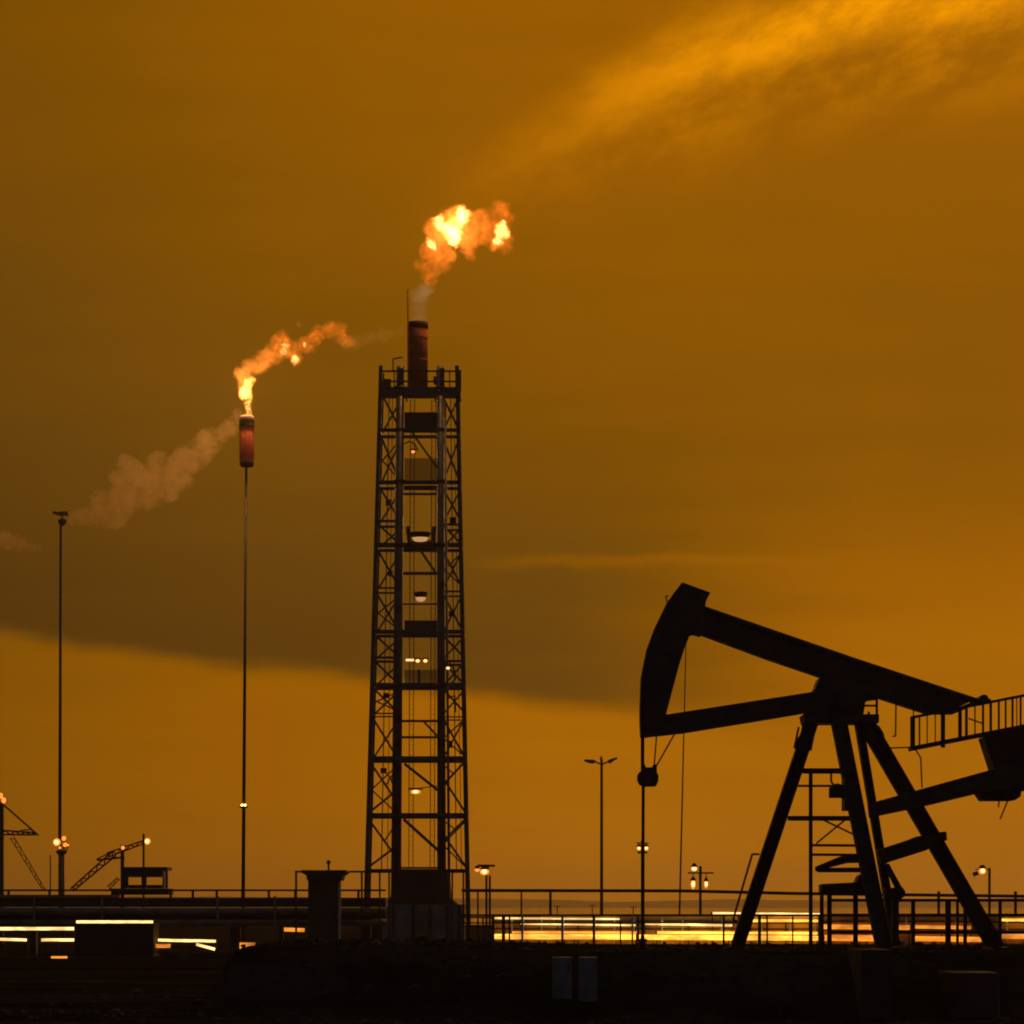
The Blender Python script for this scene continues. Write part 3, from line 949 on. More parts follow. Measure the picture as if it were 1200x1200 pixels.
# base house of the tower
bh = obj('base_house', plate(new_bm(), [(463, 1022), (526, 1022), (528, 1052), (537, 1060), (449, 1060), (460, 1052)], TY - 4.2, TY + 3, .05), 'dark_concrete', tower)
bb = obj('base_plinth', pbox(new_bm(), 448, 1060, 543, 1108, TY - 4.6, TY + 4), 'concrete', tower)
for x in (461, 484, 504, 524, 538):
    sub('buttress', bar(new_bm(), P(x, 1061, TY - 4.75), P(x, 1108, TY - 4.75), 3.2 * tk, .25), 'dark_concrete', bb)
sub('hatch', pbox(new_bm(), 488, 1068, 501, 1098, TY - 4.68, TY - 4.605), 'grate', bb)
wing = obj('side_house', pbox(new_bm(), 427, 1066, 447, 1110, TY - 3.5, TY + 3), 'cabin', tower)
# ------------------------------------------------------------------ booth with flat roof left of the tower
BY = 164.0
booth = thing('pylon_booth', 'dark square tower booth with overhanging flat roof left of the lattice tower', 'booth', P(381, 1100, BY))
obj('wall', pbox(new_bm(), 361, 1024, 397, 1112, BY, BY + 2.2), 'dark_concrete', booth)
obj('lit_corner_strip', pbox(new_bm(), 396.4, 1040, 399, 1112, BY - .06, BY + .2), 'pale_and_lit', booth)['label'] = 'pale vertical strip standing for light on the booth corner'  # light on the booth edge, put into a pale strip
rf = obj('roof', plate(new_bm(), [(355, 1020), (408, 1020), (408, 1023), (403, 1026), (401, 1032), (362, 1032), (361, 1026), (355, 1023)], BY - .4, BY + 2.6, .03), 'girder', booth)
c = P(385, 1010.5, BY + .5)
bc = sub('beacon', ball(new_bm(), c, 2.6 * px(1, BY), 2), 'soot', rf, True)
sub('beacon_stem', tube(new_bm(), P(385, 1020, BY + .5), c, .06, n=6), 'girder', rf)
railing('gantry_rail', 'dark handrail gantry joining the booth to the lattice tower', 'railing', BY + 3, [(347, 2.4), (424, 2.2), (445, 2), (456, 2), (530, 2.0), (543, 2)], [(1021.5, 2.2)], 1110, 'rail', x0=346, x1=545)

# ------------------------------------------------------------------ slim flare stack
SYY = 230.0
sk = px(1, SYY)
st = thing('slim_flare_stack', 'slim bare pole carrying a rusty red flare burner barrel', 'flare stack', P(286, 1100, SYY))
pole = obj('pole', tube(new_bm(), P(288.6, 546, SYY), P(284.5, 1110, SYY), 1.5 * sk, 2.3 * sk, 12), 'pole', st, True)
c = P(289.2, 546.5, SYY)
hb = (546.5 - 487) * sk
brl = obj('burner_barrel', lathe(new_bm(), c, [(6.5 * sk, .0), (7.9 * sk, .35), (7.9 * sk, hb - .9), (7.5 * sk, hb - .85)], 28), 'rust', st, True)
sub('top_collar', lathe(new_bm(), c + Vector((0, 0, hb - .9)), [(8.9 * sk, 0), (8.9 * sk, .78), (7.8 * sk, .85), (7.6 * sk, .4)], 28), 'soot', brl, True)
sub('bottom_collar', lathe(new_bm(), c + Vector((0, 0, -.04)), [(6.4 * sk, 0), (8.3 * sk, .12), (8.3 * sk, .48), (7.9 * sk, .5)], 28), 'soot', brl, True)
for i in range(12):
    an = 2 * math.pi * i / 12
    o = Vector((math.cos(an), math.sin(an), 0)) * 7.95 * sk
    sub('rib', bar(new_bm(), c + o + Vector((0, 0, .5)), c + o + Vector((0, 0, hb - .92)), .09, .09), 'rust', brl)
for s in (-1, 1):
    lc = P(285.4 + s * 1.8, 943.5, SYY - .25)
    lp = obj('warning_lamp', ball(new_bm(), lc, 1.5 * sk, 2), 'lamp_hot', st, True)
    sub('lamp_base', tube(new_bm(), lc + Vector((0, 0, -.25)), lc + Vector((0, 0, -.1)), .14, n=8), 'girder', lp)
obj('lamp_ring', lathe(new_bm(), P(285.4, 946.5, SYY), [(.15, 0), (.36, .03), (.36, .1), (.15, .13)], 12), 'girder', st)

# ------------------------------------------------------------------ tall mast with vane and floodlights
MY = 250.0
mk = px(1, MY)
mast = thing('tall_mast', 'tall thin mast at the left with vent head on top and lit floodlights low down', 'mast', P(71, 1045, MY))
obj('pole', tube(new_bm(), P(71.3, 612, MY), P(70, 998, MY), 1.5 * mk, 2.0 * mk, 10), 'pole', mast, True)
obj('lower_pole', tube(new_bm(), P(72, 998, MY), P(72, 1110, MY), 3.6 * mk, 3.9 * mk, 12), 'pole', mast, True)
hd = obj('vent_head', lathe(new_bm(), P(73, 616, MY), [(1.6 * mk, 0), (4.5 * mk, 3 * mk), (5.4 * mk, 6 * mk), (3 * mk, 8 * mk)], 12), 'girder', mast)
sub('vane', bar(new_bm(), P(62, 600.5, MY), P(70, 602.5, MY), 3.2 * mk, .2), 'girder', hd)
sub('vane', bar(new_bm(), P(69, 602, MY), P(80, 602, MY), 5 * mk, .25), 'girder', hd)
sub('stem', bar(new_bm(), P(73.5, 600, MY), P(73, 610, MY), 2 * mk, .15), 'girder', hd)
lp = obj('lamp_platform', lathe(new_bm(), P(72, 1001, MY), [(5 * mk, 0), (6.5 * mk, 2.5 * mk), (6.5 * mk, 4 * mk), (3 * mk, 4.6 * mk)], 14), 'girder', mast)
for x, y, r, mt in ((66.5, 987, 4.2, 'lamp_hot'), (75, 982.5, 2.8, 'lamp_orange'), (76.5, 990, 2.6, 'lamp_orange'), (80, 990.5, 1.3, 'lamp_orange'), (70, 993.5, 1.6, 'lamp_orange')):
    lc = P(x, y, MY - .6)
    f = obj('floodlight', box(new_bm(), lc.x - r * mk * .9, lc.x + r * mk * .9, lc.y + .18, lc.y + .42, lc.z - r * mk, lc.z + r * mk * .8), 'girder', mast)
    lamp_pair(f, lc, r * mk, (1, .5, 1), mt)
    sub('yoke', bar(new_bm(), lc + Vector((0, .3, 0)), P(72 + (x - 72) * .5, 1000, MY), .08, .08), 'girder', f)
wm = obj('whip_mast', tube(new_bm(), P(59, 1002, MY - 3), P(59, 1110, MY - 3), .8 * mk, n=6), 'pole')
tag(wm, 'very thin whip mast just left of the floodlit mast', 'mast')


# ------------------------------------------------------------------ loading arms (lattice jibs) at the left
def lattice(root, name, a, b, d0, d1, y, n, w, mat='pole', dep=.6):
    """two-chord lattice boom between view points a and b, chord distance d0..d1 view units"""
    A, Bq = P(*a, y), P(*b, y)
    d = (Bq - A).normalized()
    s = Vector((-d.z, 0, d.x))
    q_ = px(1, y)
    boom = obj(name, bar(new_bm(), A + s * d0 * q_ / 2, Bq + s * d1 * q_ / 2, w * q_, .14), mat, root)
    sub('lower_chord', bar(new_bm(), A - s * d0 * q_ / 2, Bq - s * d1 * q_ / 2, w * q_, .14), mat, boom)
    for i in range(n):
        t0, t1 = i / n, (i + 1) / n
        k0, k1 = (1, -1) if i % 2 else (-1, 1)
        p0 = A.lerp(Bq, t0) + s * k0 * lerp(d0, d1, t0) * q_ / 2
        p1 = A.lerp(Bq, t1) + s * k1 * lerp(d0, d1, t1) * q_ / 2
        sub('lacing', bar(new_bm(), p0, p1, w * .8 * q_, .1), mat, boom)
    return boom


LY = 215.0
lk_ = px(1, LY)
ga = thing('gantry_crane', 'lattice gantry crane cut by the left edge with orange lamps on its masthead', 'crane', P(2, 1043, LY))
obj('mast', bar(new_bm(), P(2, 940, LY), P(2, 1112, LY), 4.5 * lk_, .3), 'pole', ga)
lattice(ga, 'jib', (0, 975.5), (42, 977), 5, 2.5, LY, 7, 1.9)
obj('stay', bar(new_bm(), P(4, 943, LY), P(45, 979, LY), 2.0 * lk_, .12), 'pole', ga)
obj('stay', bar(new_bm(), P(24, 973, LY), P(37, 972, LY), 1.3 * lk_, .1), 'pole', ga)
lattice(ga, 'ladder_boom', (14, 981), (52, 1043), 4.5, 3.0, LY, 13, .9)
obj('counter_jib', bar(new_bm(), P(-40, 976, LY), P(2, 976, LY), 3 * lk_, .3), 'pole', ga)
for x, y, r in ((1, 932.5, 2.6), (4.5, 938, 2.8), (-3, 937, 2.6)):
    lc = P(x, y, LY - .35)
    f = obj('floodlight', box(new_bm(), lc.x - .17, lc.x + .17, lc.y + .1, lc.y + .35, lc.z - .15, lc.z + .15), 'girder', ga)
    sub('lens', ball(new_bm(), lc, r * lk_, 2, (1, .6, 1.3)), 'lamp_orange', f, True)

gb2 = thing('loading_arm', 'raised lattice loading arm sloping up to two lamp posts beside a small cabin', 'crane', P(120, 1043, LY + 6))
lattice(gb2, 'boom', (84, 1043), (134, 1000), 4.0, 6.5, LY + 6, 11, 1.7)
lattice(gb2, 'fore_boom', (126, 1002), (169, 986.5), 5, 3.5, LY + 6, 8, 1.5)
obj('stay', bar(new_bm(), P(114, 1008, LY + 6), P(146, 1004.5, LY + 6), 2.4 * lk_, .12), 'pole', gb2)
obj('stay', bar(new_bm(), P(113, 1007, LY + 6), P(138, 995, LY + 6), 1.5 * lk_, .1), 'pole', gb2)
obj('king_post', bar(new_bm(), P(143.5, 994, LY + 6), P(143.5, 1112, LY + 6), 4 * lk_, .3), 'pole', gb2)
lattice(gb2, 'tail_boom', (127, 1041), (139, 1029), 4, 3, LY + 6, 4, 1.0)
for x, y, r, mt, y1 in ((144, 993.5, 2.4, 'lamp_orange', 1000), (172.7, 986, 3.7, 'lamp_hot', 987)):
    lc = P(x, y, LY + 5.5)
    f = obj('floodlight', box(new_bm(), lc.x - .2, lc.x + .2, lc.y + .12, lc.y + .35, lc.z - .2, lc.z + .2), 'girder', gb2)
    lamp_pair(f, lc, r * lk_, (1, .6, 1), mt)
obj('lamp_post', bar(new_bm(), P(168.3, 977, LY + 5), P(168.3, 1112, LY + 5), 2.3 * lk_, .15), 'pole', gb2)

# small glazed cabin on the pipe bridge
CY = 172.0
cbn = thing('control_cabin', 'small flat-roofed open cabin on top of the pipe bridge', 'cabin', P(170, 1043, CY))
obj('roof', pbox(new_bm(), 144, 1016, 196, 1020, CY, CY + 2.4), 'girder', cbn)
for x, w, mt in ((147.5, 5, 'girder'), (168.5, 5.5, 'girder'), (191.5, 2.6, 'pale_and_lit'), (195, 2.6, 'girder')):
    obj('corner_post', pbox(new_bm(), x - w / 2, 1020.2, x + w / 2, 1041, CY + .05, CY + .3), mt, cbn)
obj('floor', pbox(new_bm(), 130, 1041.2, 198, 1048.5, CY, CY + 2.4), 'girder', cbn)
obj('back_panel', pbox(new_bm(), 150, 1019, 190, 1028, CY + 2.2, CY + 2.35), 'grate', cbn)
obj('back_sill', pbox(new_bm(), 150, 1037, 190, 1041, CY + 2.2, CY + 2.35), 'cabin', cbn)

# ------------------------------------------------------------------ pipe bridge at the left
GY = 170.0
gk = px(1, GY)
pb = thing('pipe_bridge', 'long dark pipe bridge with handrail and grey pipes crossing the left side', 'pipe bridge', P(200, 1110, GY))
obj('girder', pbox(new_bm(), -60, 1052, 452, 1063, GY, GY + 3), 'girder', pb)
obj('walkway_edge', pbox(new_bm(), -60, 1048.5, 132, 1051.8, GY - .1, GY + 3), 'pipe', pb)
obj('pipe', tube(new_bm(), P(-60, 1068, GY - .3), P(452, 1068, GY - .3), 4.4 * gk, n=16), 'pipe', pb, True)
obj('pipe', tube(new_bm(), P(-60, 1081.3, GY - .1), P(452, 1081.3, GY - .1), 3.6 * gk, n=16), 'pipe', pb, True)
obj('pipe', tube(new_bm(), P(-60, 1075, GY + .9), P(452, 1075, GY + .9), 4 * gk, n=12), 'girder', pb, True)
for y in (1043.3,):
    obj('handrail', bar(new_bm(), P(-60, y, GY), P(452, y, GY), 2.2 * gk, .1), 'rail', pb)
for x in (10, 58, 200, 226, 254, 284, 315, 346, 420):
    obj('rail_post', bar(new_bm(), P(x, 1043, GY), P(x, 1053, GY), 2.8 * gk, .1), 'rail', pb)
for x in (40, 119.5, 255, 322):
    obj('pipe_strap', bar(new_bm(), P(x, 1050, GY - .75), P(x, 1086, GY - .75), 2.6 * gk, .06), 'pipe', pb)
for x, w in ((38, 13), (276, 15), (330, 6), (430, 12)):
    obj('trestle', bar(new_bm(), P(x, 1085.5, GY + .8), P(x, 1124, GY + .8), w * gk * .8, .6), 'girder', pb)

# dark container under the bridge, light trail tubes either side
KY = 152.0
ct = thing('site_container', 'dark corrugated container standing under the pipe bridge', 'container', P(134, 1122, KY))
obj('body', pbox(new_bm(), 88, 1084, 180, 1121, KY, KY + 2.4), 'cabin', ct)
a, b = P(88, 1086, KY), P(180, 1119, KY)
for i in range(22):
    xx = a.x + .1 + i * (b.x - a.x - .2) / 21
    obj('corrugation', box(new_bm(), xx - .035, xx + .035, KY - .04, KY - .003, b.z, a.z), 'cabin', ct)
obj('roof_edge', pbox(new_bm(), 87, 1082.5, 181, 1084, KY - .1, KY + 2.5), 'girder', ct)
gl = 'tubes standing for light trails under the pipe bridge'  # these tubes too are added in place of light trails
strip('thin white light trail tube along the roof edge of the dark container', 89.5, 1080.3, 179.5, 1080.3, 3.2, KY - .06, 'trail_white', gl, False)
strip('upper cream light trail tube at the left edge, left of the dark container', -20, 1088.3, 87, 1088.3, 3.8, KY + 2, 'trail_white', gl)
strip('lower cream light trail tube at the far left edge of the picture', -20, 1100.2, 31.5, 1101.5, 3.2, KY + 1, 'trail_white', gl)
strip('lower cream light trail tube between the trestle and the dark container', 48.5, 1101.5, 87, 1101.5, 3.4, KY + 1, 'trail_white', gl)
strip('thin cream light trail tube right of the dark container', 178.5, 1101.6, 253, 1103, 3.2, KY + 2, 'trail_white', gl)
strip('short amber light trail tube close to the right side of the dark container', 181, 1108.5, 200, 1108.5, 4.5, KY + 1, 'trail_amber', gl)
strip('short sloping light trail tube right of the dark container', 230, 1106.5, 252, 1112.5, 3.2, KY + 1.5, 'trail_white', gl)
strip('small dim amber light trail tube left of the dark container near the ground', 60, 1121.8, 79, 1121.8, 2.6, KY - 2, 'trail_amber', gl)
strip('dim amber light trail tube between the two trestles', 281, 1108.5, 299, 1108.5, 8, KY + 4, 'trail_amber', gl)
strip('dim amber light trail tube under the pipe bridge left of the booth', 328, 1089, 357, 1090, 4.5, GY + 6, 'trail_amber', gl)
railing('yard_rail', 'low rail on posts in the yard left of the embankment end', 'railing', 148, [(41, 3), (193, 2.4), (270, 3)], [(1115.5, 2)], 1126, 'girder', x0=182, x1=330)
wl = obj('low_wall', pbox(new_bm(), 192, 1116, 300, 1131, 146, 146.6), 'dark_concrete')
tag(wl, 'low dull concrete wall in the yard right of the dark container', 'wall')


# ------------------------------------------------------------------ lamp posts
def bulb(root, x, y, yy, r, mat, sc3=(1, 1, 1)):
    c_ = P(x, y, yy)
    q_ = px(1, yy)
    h_ = obj('lamp_head', lathe(new_bm(), c_ + Vector((0, 0, r * q_ * sc3[2] * .7)), [(r * q_ * 1.1, 0), (r * q_ * 1.2, .06), (r * q_ * .4, .2)], 12), 'girder', root)
    lamp_pair(h_, c_, r * q_, sc3, mat)


l1 = thing('lamp_post', 'lamp post with small canopy and glowing lamp right of the lattice tower', 'lamp post', P(571, 1105, 182), 'lamp posts')
q = px(1, 182)
obj('post', bar(new_bm(), P(570, 1023, 182), P(570, 1112, 182), 2.6 * q, .15), 'pole', l1)
obj('post', bar(new_bm(), P(574, 1026, 182), P(574, 1112, 182), 2.6 * q, .15), 'pole', l1)
obj('canopy', bar(new_bm(), P(560, 1014.5, 182), P(580, 1014.5, 182), 2.4 * q, .9), 'rail', l1)
obj('canopy_stem', bar(new_bm(), P(572, 1015, 182), P(572, 1024, 182), 2.2 * q, .12), 'rail', l1)
bulb(l1, 567.7, 1021.5, 181.6, 4.3, 'lamp_hot', (1.2, 1, .9))
bulb(l1, 559, 1019.5, 181.6, 2.4, 'lamp_orange', (1.2, 1, .9))

l2 = thing('street_lamp', 'unlit double-armed street lamp on a tall thin pole left of the horsehead', 'street lamp', P(705, 1075, 240), 'lamp posts')
q = px(1, 240)
obj('pole', tube(new_bm(), P(705, 890, 240), P(705, 1110, 240), 1.5 * q, 2.0 * q, 8), 'pole', l2)
for s, x1, y1 in ((-1, 684, 891.5), (1, 724, 889)):
    ar = obj('arm', bar(new_bm(), P(705, 896, 240), P(705 + s * 9, 892, 240), 1.8 * q, .12), 'pole', l2)
    sub('lantern', plate(new_bm(), [(705 + s * 7, 893), (705 + s * 8, 890.5), (x1 - s * 2, y1 - 1.5), (x1, y1), (x1 - s * 4, y1 + 2), (705 + s * 10, 895)], 239.7, 240.3), 'pole', ar)
obj('finial', bar(new_bm(), P(704.5, 886.5, 240), P(704.5, 892, 240), 2.6 * q, .12), 'pole', l2)

l3 = thing('lamp_post', 'lamp post with twin round lamps right behind the polished rod', 'lamp post', P(752.5, 1105, 205), 'lamp posts')
q = px(1, 205)
obj('post', tube(new_bm(), P(753.2, 985, 205), P(753.2, 1112, 205), 2.2 * q, n=8), 'pole', l3)
obj('crossbar', bar(new_bm(), P(746, 988, 205), P(760, 988, 205), 1.4 * q, .1), 'pole', l3)
obj('crossbar', bar(new_bm(), P(747, 999, 205), P(758.5, 999, 205), 2.4 * q, .1), 'pole', l3)
bulb(l3, 748.7, 994, 204.7, 2.3, 'lamp_hot')
bulb(l3, 757.4, 994, 204.7, 2.5, 'lamp_hot')

l4 = thing('lamp_post', 'lamp post with crossarm and two long hanging lamps left of the pump legs', 'lamp post', P(820.5, 1105, 150), 'lamp posts')
q = px(1, 150)
obj('post', bar(new_bm(), P(820.7, 1015, 150), P(820.7, 1113, 150), 3.0 * q, .12), 'rail', l4)
obj('crossarm', bar(new_bm(), P(806, 1023, 150), P(836, 1023, 150), 1.8 * q, .1), 'rail', l4)
bulb(l4, 813.5, 1018, 149.7, 2.9, 'lamp_soft', (1.2, 1, 1))
for x in (812.3, 827.5):
    obj('drop_rod', bar(new_bm(), P(x, 1023, 149.9), P(x, 1031, 149.9), .04, .04), 'rail', l4)
    bulb(l4, x, 1036, 149.8, 2.7 if x < 820 else 2.2, 'lamp_hot', (1, 1, 2.1))

l5 = thing('lamp_post', 'lamp post with one bright round lamp at the right beyond the guard rail', 'lamp post', P(1158, 1105, 160), 'lamp posts')
q = px(1, 160)
obj('post', bar(new_bm(), P(1159.5, 1017, 160), P(1159.5, 1113, 160), 2.6 * q, .12), 'rail', l5)
obj('arm', bar(new_bm(), P(1160, 1019, 160), P(1143, 1019, 160), 1.2 * q, .08), 'rail', l5)
bulb(l5, 1151.2, 1020.5, 159.8, 3.9, 'lamp_hot')
obj('camera_box', bar(new_bm(), P(1140.5, 1025, 159.9), P(1146, 1023, 159.9), 4.5 * q, .2), 'rail', l5)

wp = obj('thin_pole', tube(new_bm(), P(804, 748, 165), P(795.3, 1112, 165), .55 * px(1, 165), 1.15 * px(1, 165), 8), 'pole')
tag(wp, 'very thin bare pole rising behind the pump head brace', 'pole')


for x, y0, lab in ((653, 1062, 'tiny far lamp post just right of the two left pipeline posts'), (694, 1061, 'tiny far lamp post left of the street lamp'), (742, 1063, 'tiny far post just left of the polished rod')):
    fp = thing('far_lamp_post', lab, 'lamp post', P(x, 1074, 420), 'tiny far lamp posts')
    obj('post', bar(new_bm(), P(x, y0, 420), P(x, 1085, 420), .14, .14), 'rail', fp)
    obj('arm', bar(new_bm(), P(x - 4, y0, 420), P(x + 4, y0, 420), .10, .10), 'rail', fp)

# ------------------------------------------------------------------ weeds and rubble
def weeds():
    rng = random.Random(3)
    bm = new_bm()
    for _ in range(900):
        if rng.random() < .6:
            x, y = rng.uniform(-9, 17.5), rng.uniform(73, 96)
        else:
            x, y = rng.uniform(-13, 13), rng.uniform(62, 73)
        if mnoise.noise((x * .35, y * .35, 6)) < -.05:
            continue
        z = max(bank_h(x, y), hills_h(x, y))
        for _b in range(rng.randint(4, 8)):
            h = rng.uniform(.04, .20)
            a = rng.uniform(0, 6.28)
            l = rng.uniform(.02, .10)
            bx, by = x + rng.uniform(-.1, .1), y + rng.uniform(-.1, .1)
            t = Vector((bx + math.cos(a) * l, by + math.sin(a) * l, z + h))
            w = .010
            v0, v1 = bm.verts.new((bx - w, by, z - .03)), bm.verts.new((bx + w, by, z - .03))
            bm.faces.new((v0, v1, bm.verts.new(t)))
    m = surface('dry_weed', (.03, .032, .018), .9, 0, .4, 2.0)
    tag(obj('weeds', bm, m), 'sparse dark weeds growing over the embankment and foreground', 'weeds', kind='stuff')


def rubble():
    rng = random.Random(5)
    bm = new_bm()
    for _ in range(700):
        x, y = rng.uniform(-14, 16), rng.uniform(60, 96)
        z = max(bank_h(x, y) if x > -9.6 else -9, hills_h(x, y))
        r = rng.uniform(.03, .11) * (1.8 if rng.random() < .08 else 1)
        mt = Matrix.Translation((x, y, z + r * .2)) @ Matrix.Rotation(rng.uniform(0, 3), 4, 'Z') @ Matrix.Diagonal((r * rng.uniform(.7, 1.5), r * rng.uniform(.7, 1.3), r * rng.uniform(.5, .9), 1))
        vs = bmesh.ops.create_icosphere(bm, subdivisions=1, radius=1, matrix=mt)['verts']
        for v in vs:
            v.co += Vector((rng.uniform(-.25, .25), rng.uniform(-.25, .25), rng.uniform(-.25, .25))) * r
    m = surface('rubble_stone', (.075, .073, .07), .95, 0, .5, 4.0)
    tag(obj('rubble', bm, m), 'scattered dark stones over the embankment and foreground', 'rubble', kind='stuff')


weeds()
rubble()

# ------------------------------------------------------------------ fire and smoke
def hull(blobs, grow, vox):
    """one closed lumpy surface around a set of balls"""
    bm = new_bm()
    for c_, r in blobs:
        bmesh.ops.create_icosphere(bm, subdivisions=2, radius=r * grow, matrix=Matrix.Translation(c_))
    me = bpy.data.meshes.new('tmp')
    bm.to_mesh(me)
    bm.free()
    o = bpy.data.objects.new('tmp', me)
    C.objects.link(o)
    md = o.modifiers.new('r', 'REMESH')
    md.mode = 'VOXEL'
    md.voxel_size = vox
    dg = bpy.context.evaluated_depsgraph_get()
    ev = o.evaluated_get(dg)
    bm = new_bm()
    bm.from_mesh(ev.to_mesh())
    ev.to_mesh_clear()
    bpy.data.objects.remove(o)
    bpy.data.meshes.remove(me)
    return bm


def field(n, co, blobs, k_=.12):
    acc = None
    for c_, r in blobs:
        dd = n.m('MULTIPLY_ADD', n.v('DISTANCE', co, tuple(c_)), -1 / r, 1)
        acc = dd if acc is None else n.m('SMOOTH_MAX', acc, dd, k_)
    return acc


def cloud(name, label, cat, blobs_px, y, squash, kind, hot_px=(), wscale=1.0, warp=.5, p=None, parent=None, ydrift=0.0, vox=.3, grow=1.12):
    """gas body: a lumpy closed surface holding a volume whose density follows the same balls, torn by noise"""
    p = p or {}
    s = px(1, y)
    random.seed(len(blobs_px) * 13 + int(y))
    bl = [(P(a, b, y) + Vector((0, random.uniform(-.3, .3) * r * s, 0)), r * s) for a, b, r in blobs_px]
    base = bl[0][0].copy()
    bl = [(c_ - base, r) for c_, r in bl]
    hot = [(P(a, b, y) - base, r * s) for a, b, r in hot_px]
    m = bpy.data.materials.new(name + '_gas')
    m.use_nodes = True
    m.node_tree.nodes.clear()
    n = NT(m.node_tree)
    co = n.n('ShaderNodeTexCoord').outputs['Object']
    w1 = n.v('SUBTRACT', n.noise(co, wscale, 2, .5, True), (.5, .5, .5))
    w2 = n.v('SUBTRACT', n.noise(co, wscale * 2.9, 3, .6, True), (.5, .5, .5))
    w3 = n.v('SUBTRACT', n.noise(co, wscale * 7.5, 2, .6, True), (.5, .5, .5))
    cw_ = n.v('ADD', co, n.v('ADD', n.v('SCALE', w1, scale=warp), n.v('ADD', n.v('SCALE', w2, scale=warp * .55), n.v('SCALE', w3, scale=warp * .22))))
    f = field(n, cw_, bl)
    body = n.ss(f, p.get('e0', .02), p.get('e1', .30))
    pv = n.n('ShaderNodeVolumePrincipled')
    pv.inputs['Color'].default_value = (*p.get('col', (.8, .8, .8)), 1)
    pv.inputs['Anisotropy'].default_value = p.get('g', .2)
    tear = n.ss(n.noise(cw_, wscale * 1.9, 5, .62), .36, .60, p.get('tear', .35), 1)
    body = n.m('MULTIPLY', body, tear)
    n.put(pv.inputs['Density'], n.m('MULTIPLY', body, p['dens']))
    if kind == 'fire':
        h = field(n, cw_, hot, .05) if hot else None
        hh_ = n.ss(h, .0, .6) if hot else 0.0
        streak = n.ss(n.noise(cw_, wscale * 1.5, 4, .6), .38, .68)
        warm = n.m('MULTIPLY', body, n.m('MULTIPLY_ADD', streak, p.get('warm1', .5), p.get('warm0', .35)))
        tot = n.m('MULTIPLY_ADD', hh_, p['hot'], warm)
        n.put(pv.inputs['Emission Strength'], tot)
        n.put(pv.inputs['Emission Color'], n.mixc(hh_, n.mixc(streak, (1, .10, .002, 1), (1, .225, .016, 1)), (1, .52, .13, 1)))
    out = n.n('ShaderNodeOutputMaterial')
    m.node_tree.links.new(pv.outputs[0], out.inputs['Volume'])
    hb_ = hull(bl, grow, vox)
    bmesh.ops.translate(hb_, verts=hb_.verts[:], vec=base)
    o = obj(name, hb_, m, None, False, origin=base)
    return tag(o, label, cat)


def flame_light(fl_, x, y, yy, watts):
    l_ = bpy.data.objects.new('flame_light', bpy.data.lights.new('flame_light', 'POINT'))
    C.objects.link(l_)
    l_.data.energy = watts
    l_.data.color = (1, .45, .14)
    l_.data.shadow_soft_size = 1.2
    l_.parent = fl_
    l_.location = P(x, y, yy) - fl_.location


big_b = [(505, 328, 8), (502, 318, 12), (513, 308, 15), (491, 311, 8), (504, 296, 12), (522, 300, 13), (514, 282, 17), (507, 267, 13), (530, 268, 22), (537, 255, 16),
         (548, 275, 18), (549, 297, 9), (554, 303, 5), (560, 258, 15), (568, 275, 15), (578, 262, 15), (588, 248, 13), (595, 258, 9), (592, 278, 11), (590, 292, 8), (597, 293, 6), (582, 287, 9)]
big_b = [(a, b, r * 1.12) for a, b, r in big_b]
big_h = [(514, 260, 8), (522, 266, 10), (530, 273, 11), (534, 281, 8), (541, 253, 9), (536, 260, 8), (505.5, 285.5, 6.5), (587, 274, 8), (590, 265, 6.5), (585, 283, 6)]
big_h = [(a, b, r * 1.2) for a, b, r in big_h]
f1 = cloud('flame', 'large bright orange flame blowing right above the lattice tower', 'flame', big_b, TY, 1, 'fire', big_h, wscale=1.0, warp=1.35,
           p=dict(dens=.22, col=(.6, .3, .12), hot=6.0, warm0=.20, warm1=.62, e0=.0, e1=.34, tear=.12), vox=.28)
flame_light(f1, 530, 268, TY, 3500)
sm_b = [(291, 486, 4.5), (291, 480, 4.5), (291, 475, 5), (291, 470, 5), (288, 461, 8), (286, 453, 9), (293, 446, 7), (283, 438, 8), (292, 430, 10), (302, 427, 11), (312, 420, 11), (322, 412, 13), (331, 402, 13),
        (340, 409, 12), (347, 420, 8), (357, 404, 10), (364, 409, 7), (368, 396, 9), (376, 388, 9), (350, 380, 4), (388, 386, 10), (398, 386, 9), (400, 396, 8), (410, 402, 7)]
sm_b = [(a, b, r * 1.15) for a, b, r in sm_b]
sm_h = [(287, 459, 7), (290, 450, 6), (284, 463, 5), (291, 473, 4), (291, 485, 4.5), (291, 479, 4.5), (295, 445, 4), (346, 422, 6), (333, 405, 4), (357, 404, 3.5), (331, 412, 4)]
f2 = cloud('flame', 'smaller ragged orange flame above the red burner barrel of the slim stack', 'flame', sm_b, SYY, 1, 'fire', sm_h, wscale=1.15, warp=1.05,
           p=dict(dens=.22, col=(.6, .35, .15), hot=4.0, warm0=.20, warm1=.66, e0=.0, e1=.36, tear=.12), vox=.24)
flame_light(f2, 291, 458, SYY, 9000)
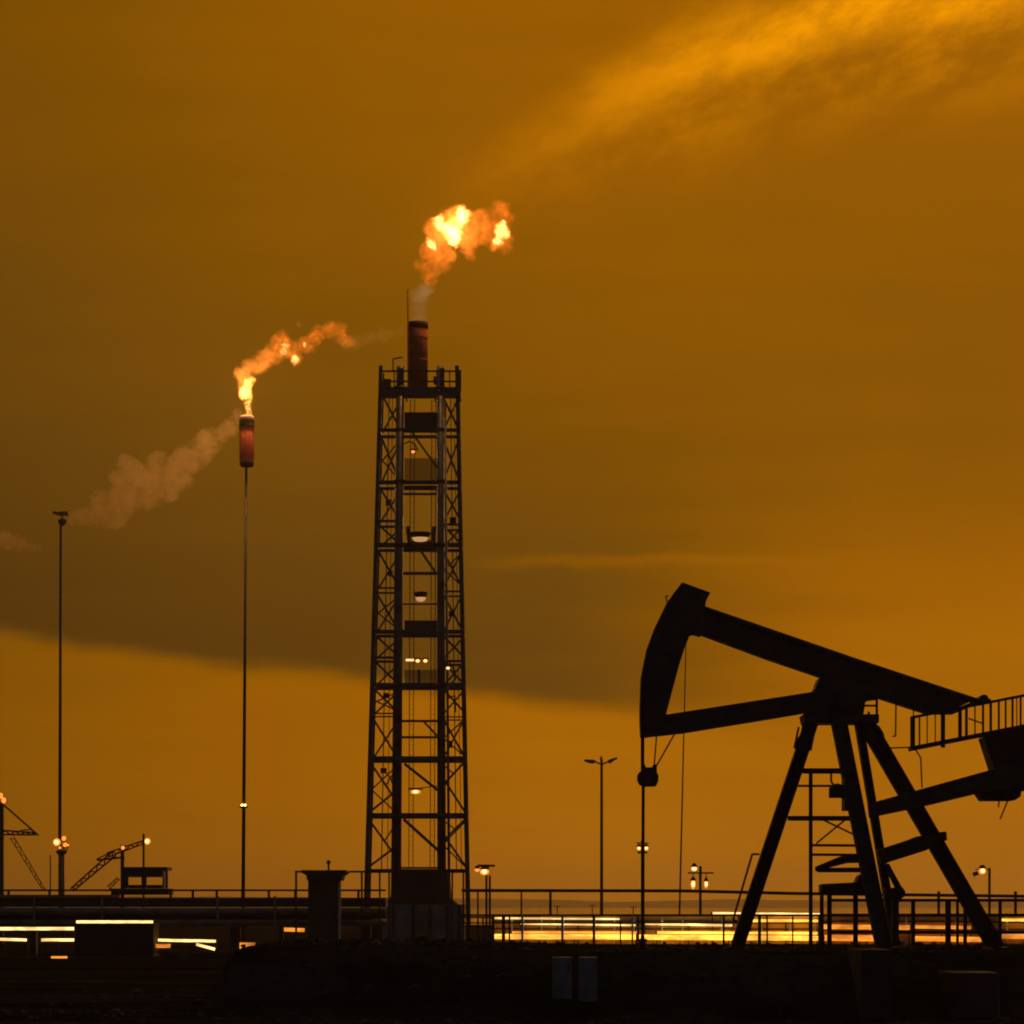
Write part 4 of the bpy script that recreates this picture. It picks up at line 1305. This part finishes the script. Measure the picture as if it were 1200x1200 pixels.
# smoke
pl_b = [(a, b, r * 1.18) for a, b, r in [(88, 608, 8), (100, 604, 11), (110, 603, 13), (120, 600, 16), (132, 598, 18), (118, 588, 12), (146, 585, 20), (140, 565, 14), (152, 545, 14), (165, 560, 18), (170, 578, 20), (185, 545, 14), (190, 565, 20),
        (206, 558, 19), (200, 578, 12), (215, 542, 17), (232, 530, 17), (246, 520, 15), (258, 512, 12), (268, 503, 11), (272, 493, 9), (277, 484, 7)]]
cloud('smoke_plume', 'long pale brown smoke plume drifting left from the slim flare stack', 'smoke', pl_b, 238, 1, 'smoke', wscale=.55, warp=1.9,
      p=dict(dens=.72, col=(1, .86, .58), g=.5, e0=-.03, e1=.36, tear=.12), vox=.4)
cloud('smoke_wisp', 'small faint smoke wisp at the left edge left of the tall mast', 'smoke', [(-16, 632, 13), (0, 631, 13), (12, 633, 12), (24, 637, 10), (36, 640, 7), (46, 642, 5)], 242, 1, 'smoke', wscale=.6, warp=1.4,
      p=dict(dens=1.0, col=(1, .84, .55), g=.5, e0=.0, e1=.45, tear=.35), vox=.35)
cloud('smoke_wisp', 'faint orange smoke wisp trailing right from the smaller flame towards the tower', 'smoke', [(408, 402, 10), (418, 400, 12), (428, 397, 12), (438, 394, 12), (449, 392, 11), (460, 390, 9), (470, 388, 7)], SYY, 1, 'smoke', wscale=.6, warp=1.5,
      p=dict(dens=.22, col=(1, .9, .7), g=.6, e0=.0, e1=.6, tear=.4), vox=.35)
cloud('gas_puff', 'bluish grey gas puff between the tower stack mouth and the large flame', 'smoke', [(491, 373, 12), (491, 362, 12), (492, 350, 13), (497, 341, 12), (505, 340, 6), (487, 343, 8)], TY, 1, 'smoke', wscale=.8, warp=.5,
      p=dict(dens=.42, col=(.55, .72, .99), g=.3, e0=.0, e1=.6, tear=.5), vox=.22)

# ------------------------------------------------------------------ haze
hz = box(new_bm(), -4950, 4950, -30, 7750, -5.0, 90)
mh = bpy.data.materials.new('evening_haze')
mh.use_nodes = True
mh.node_tree.nodes.clear()
hn = NT(mh.node_tree)
pv = hn.n('ShaderNodeVolumePrincipled')
pv.inputs['Color'].default_value = (.97, .86, .70, 1)
pv.inputs['Density'].default_value = .00012
pv.inputs['Anisotropy'].default_value = .6
mh.node_tree.links.new(pv.outputs[0], hn.n('ShaderNodeOutputMaterial').inputs['Volume'])
ho = obj('haze', hz, mh)
ho['kind'] = 'stuff'
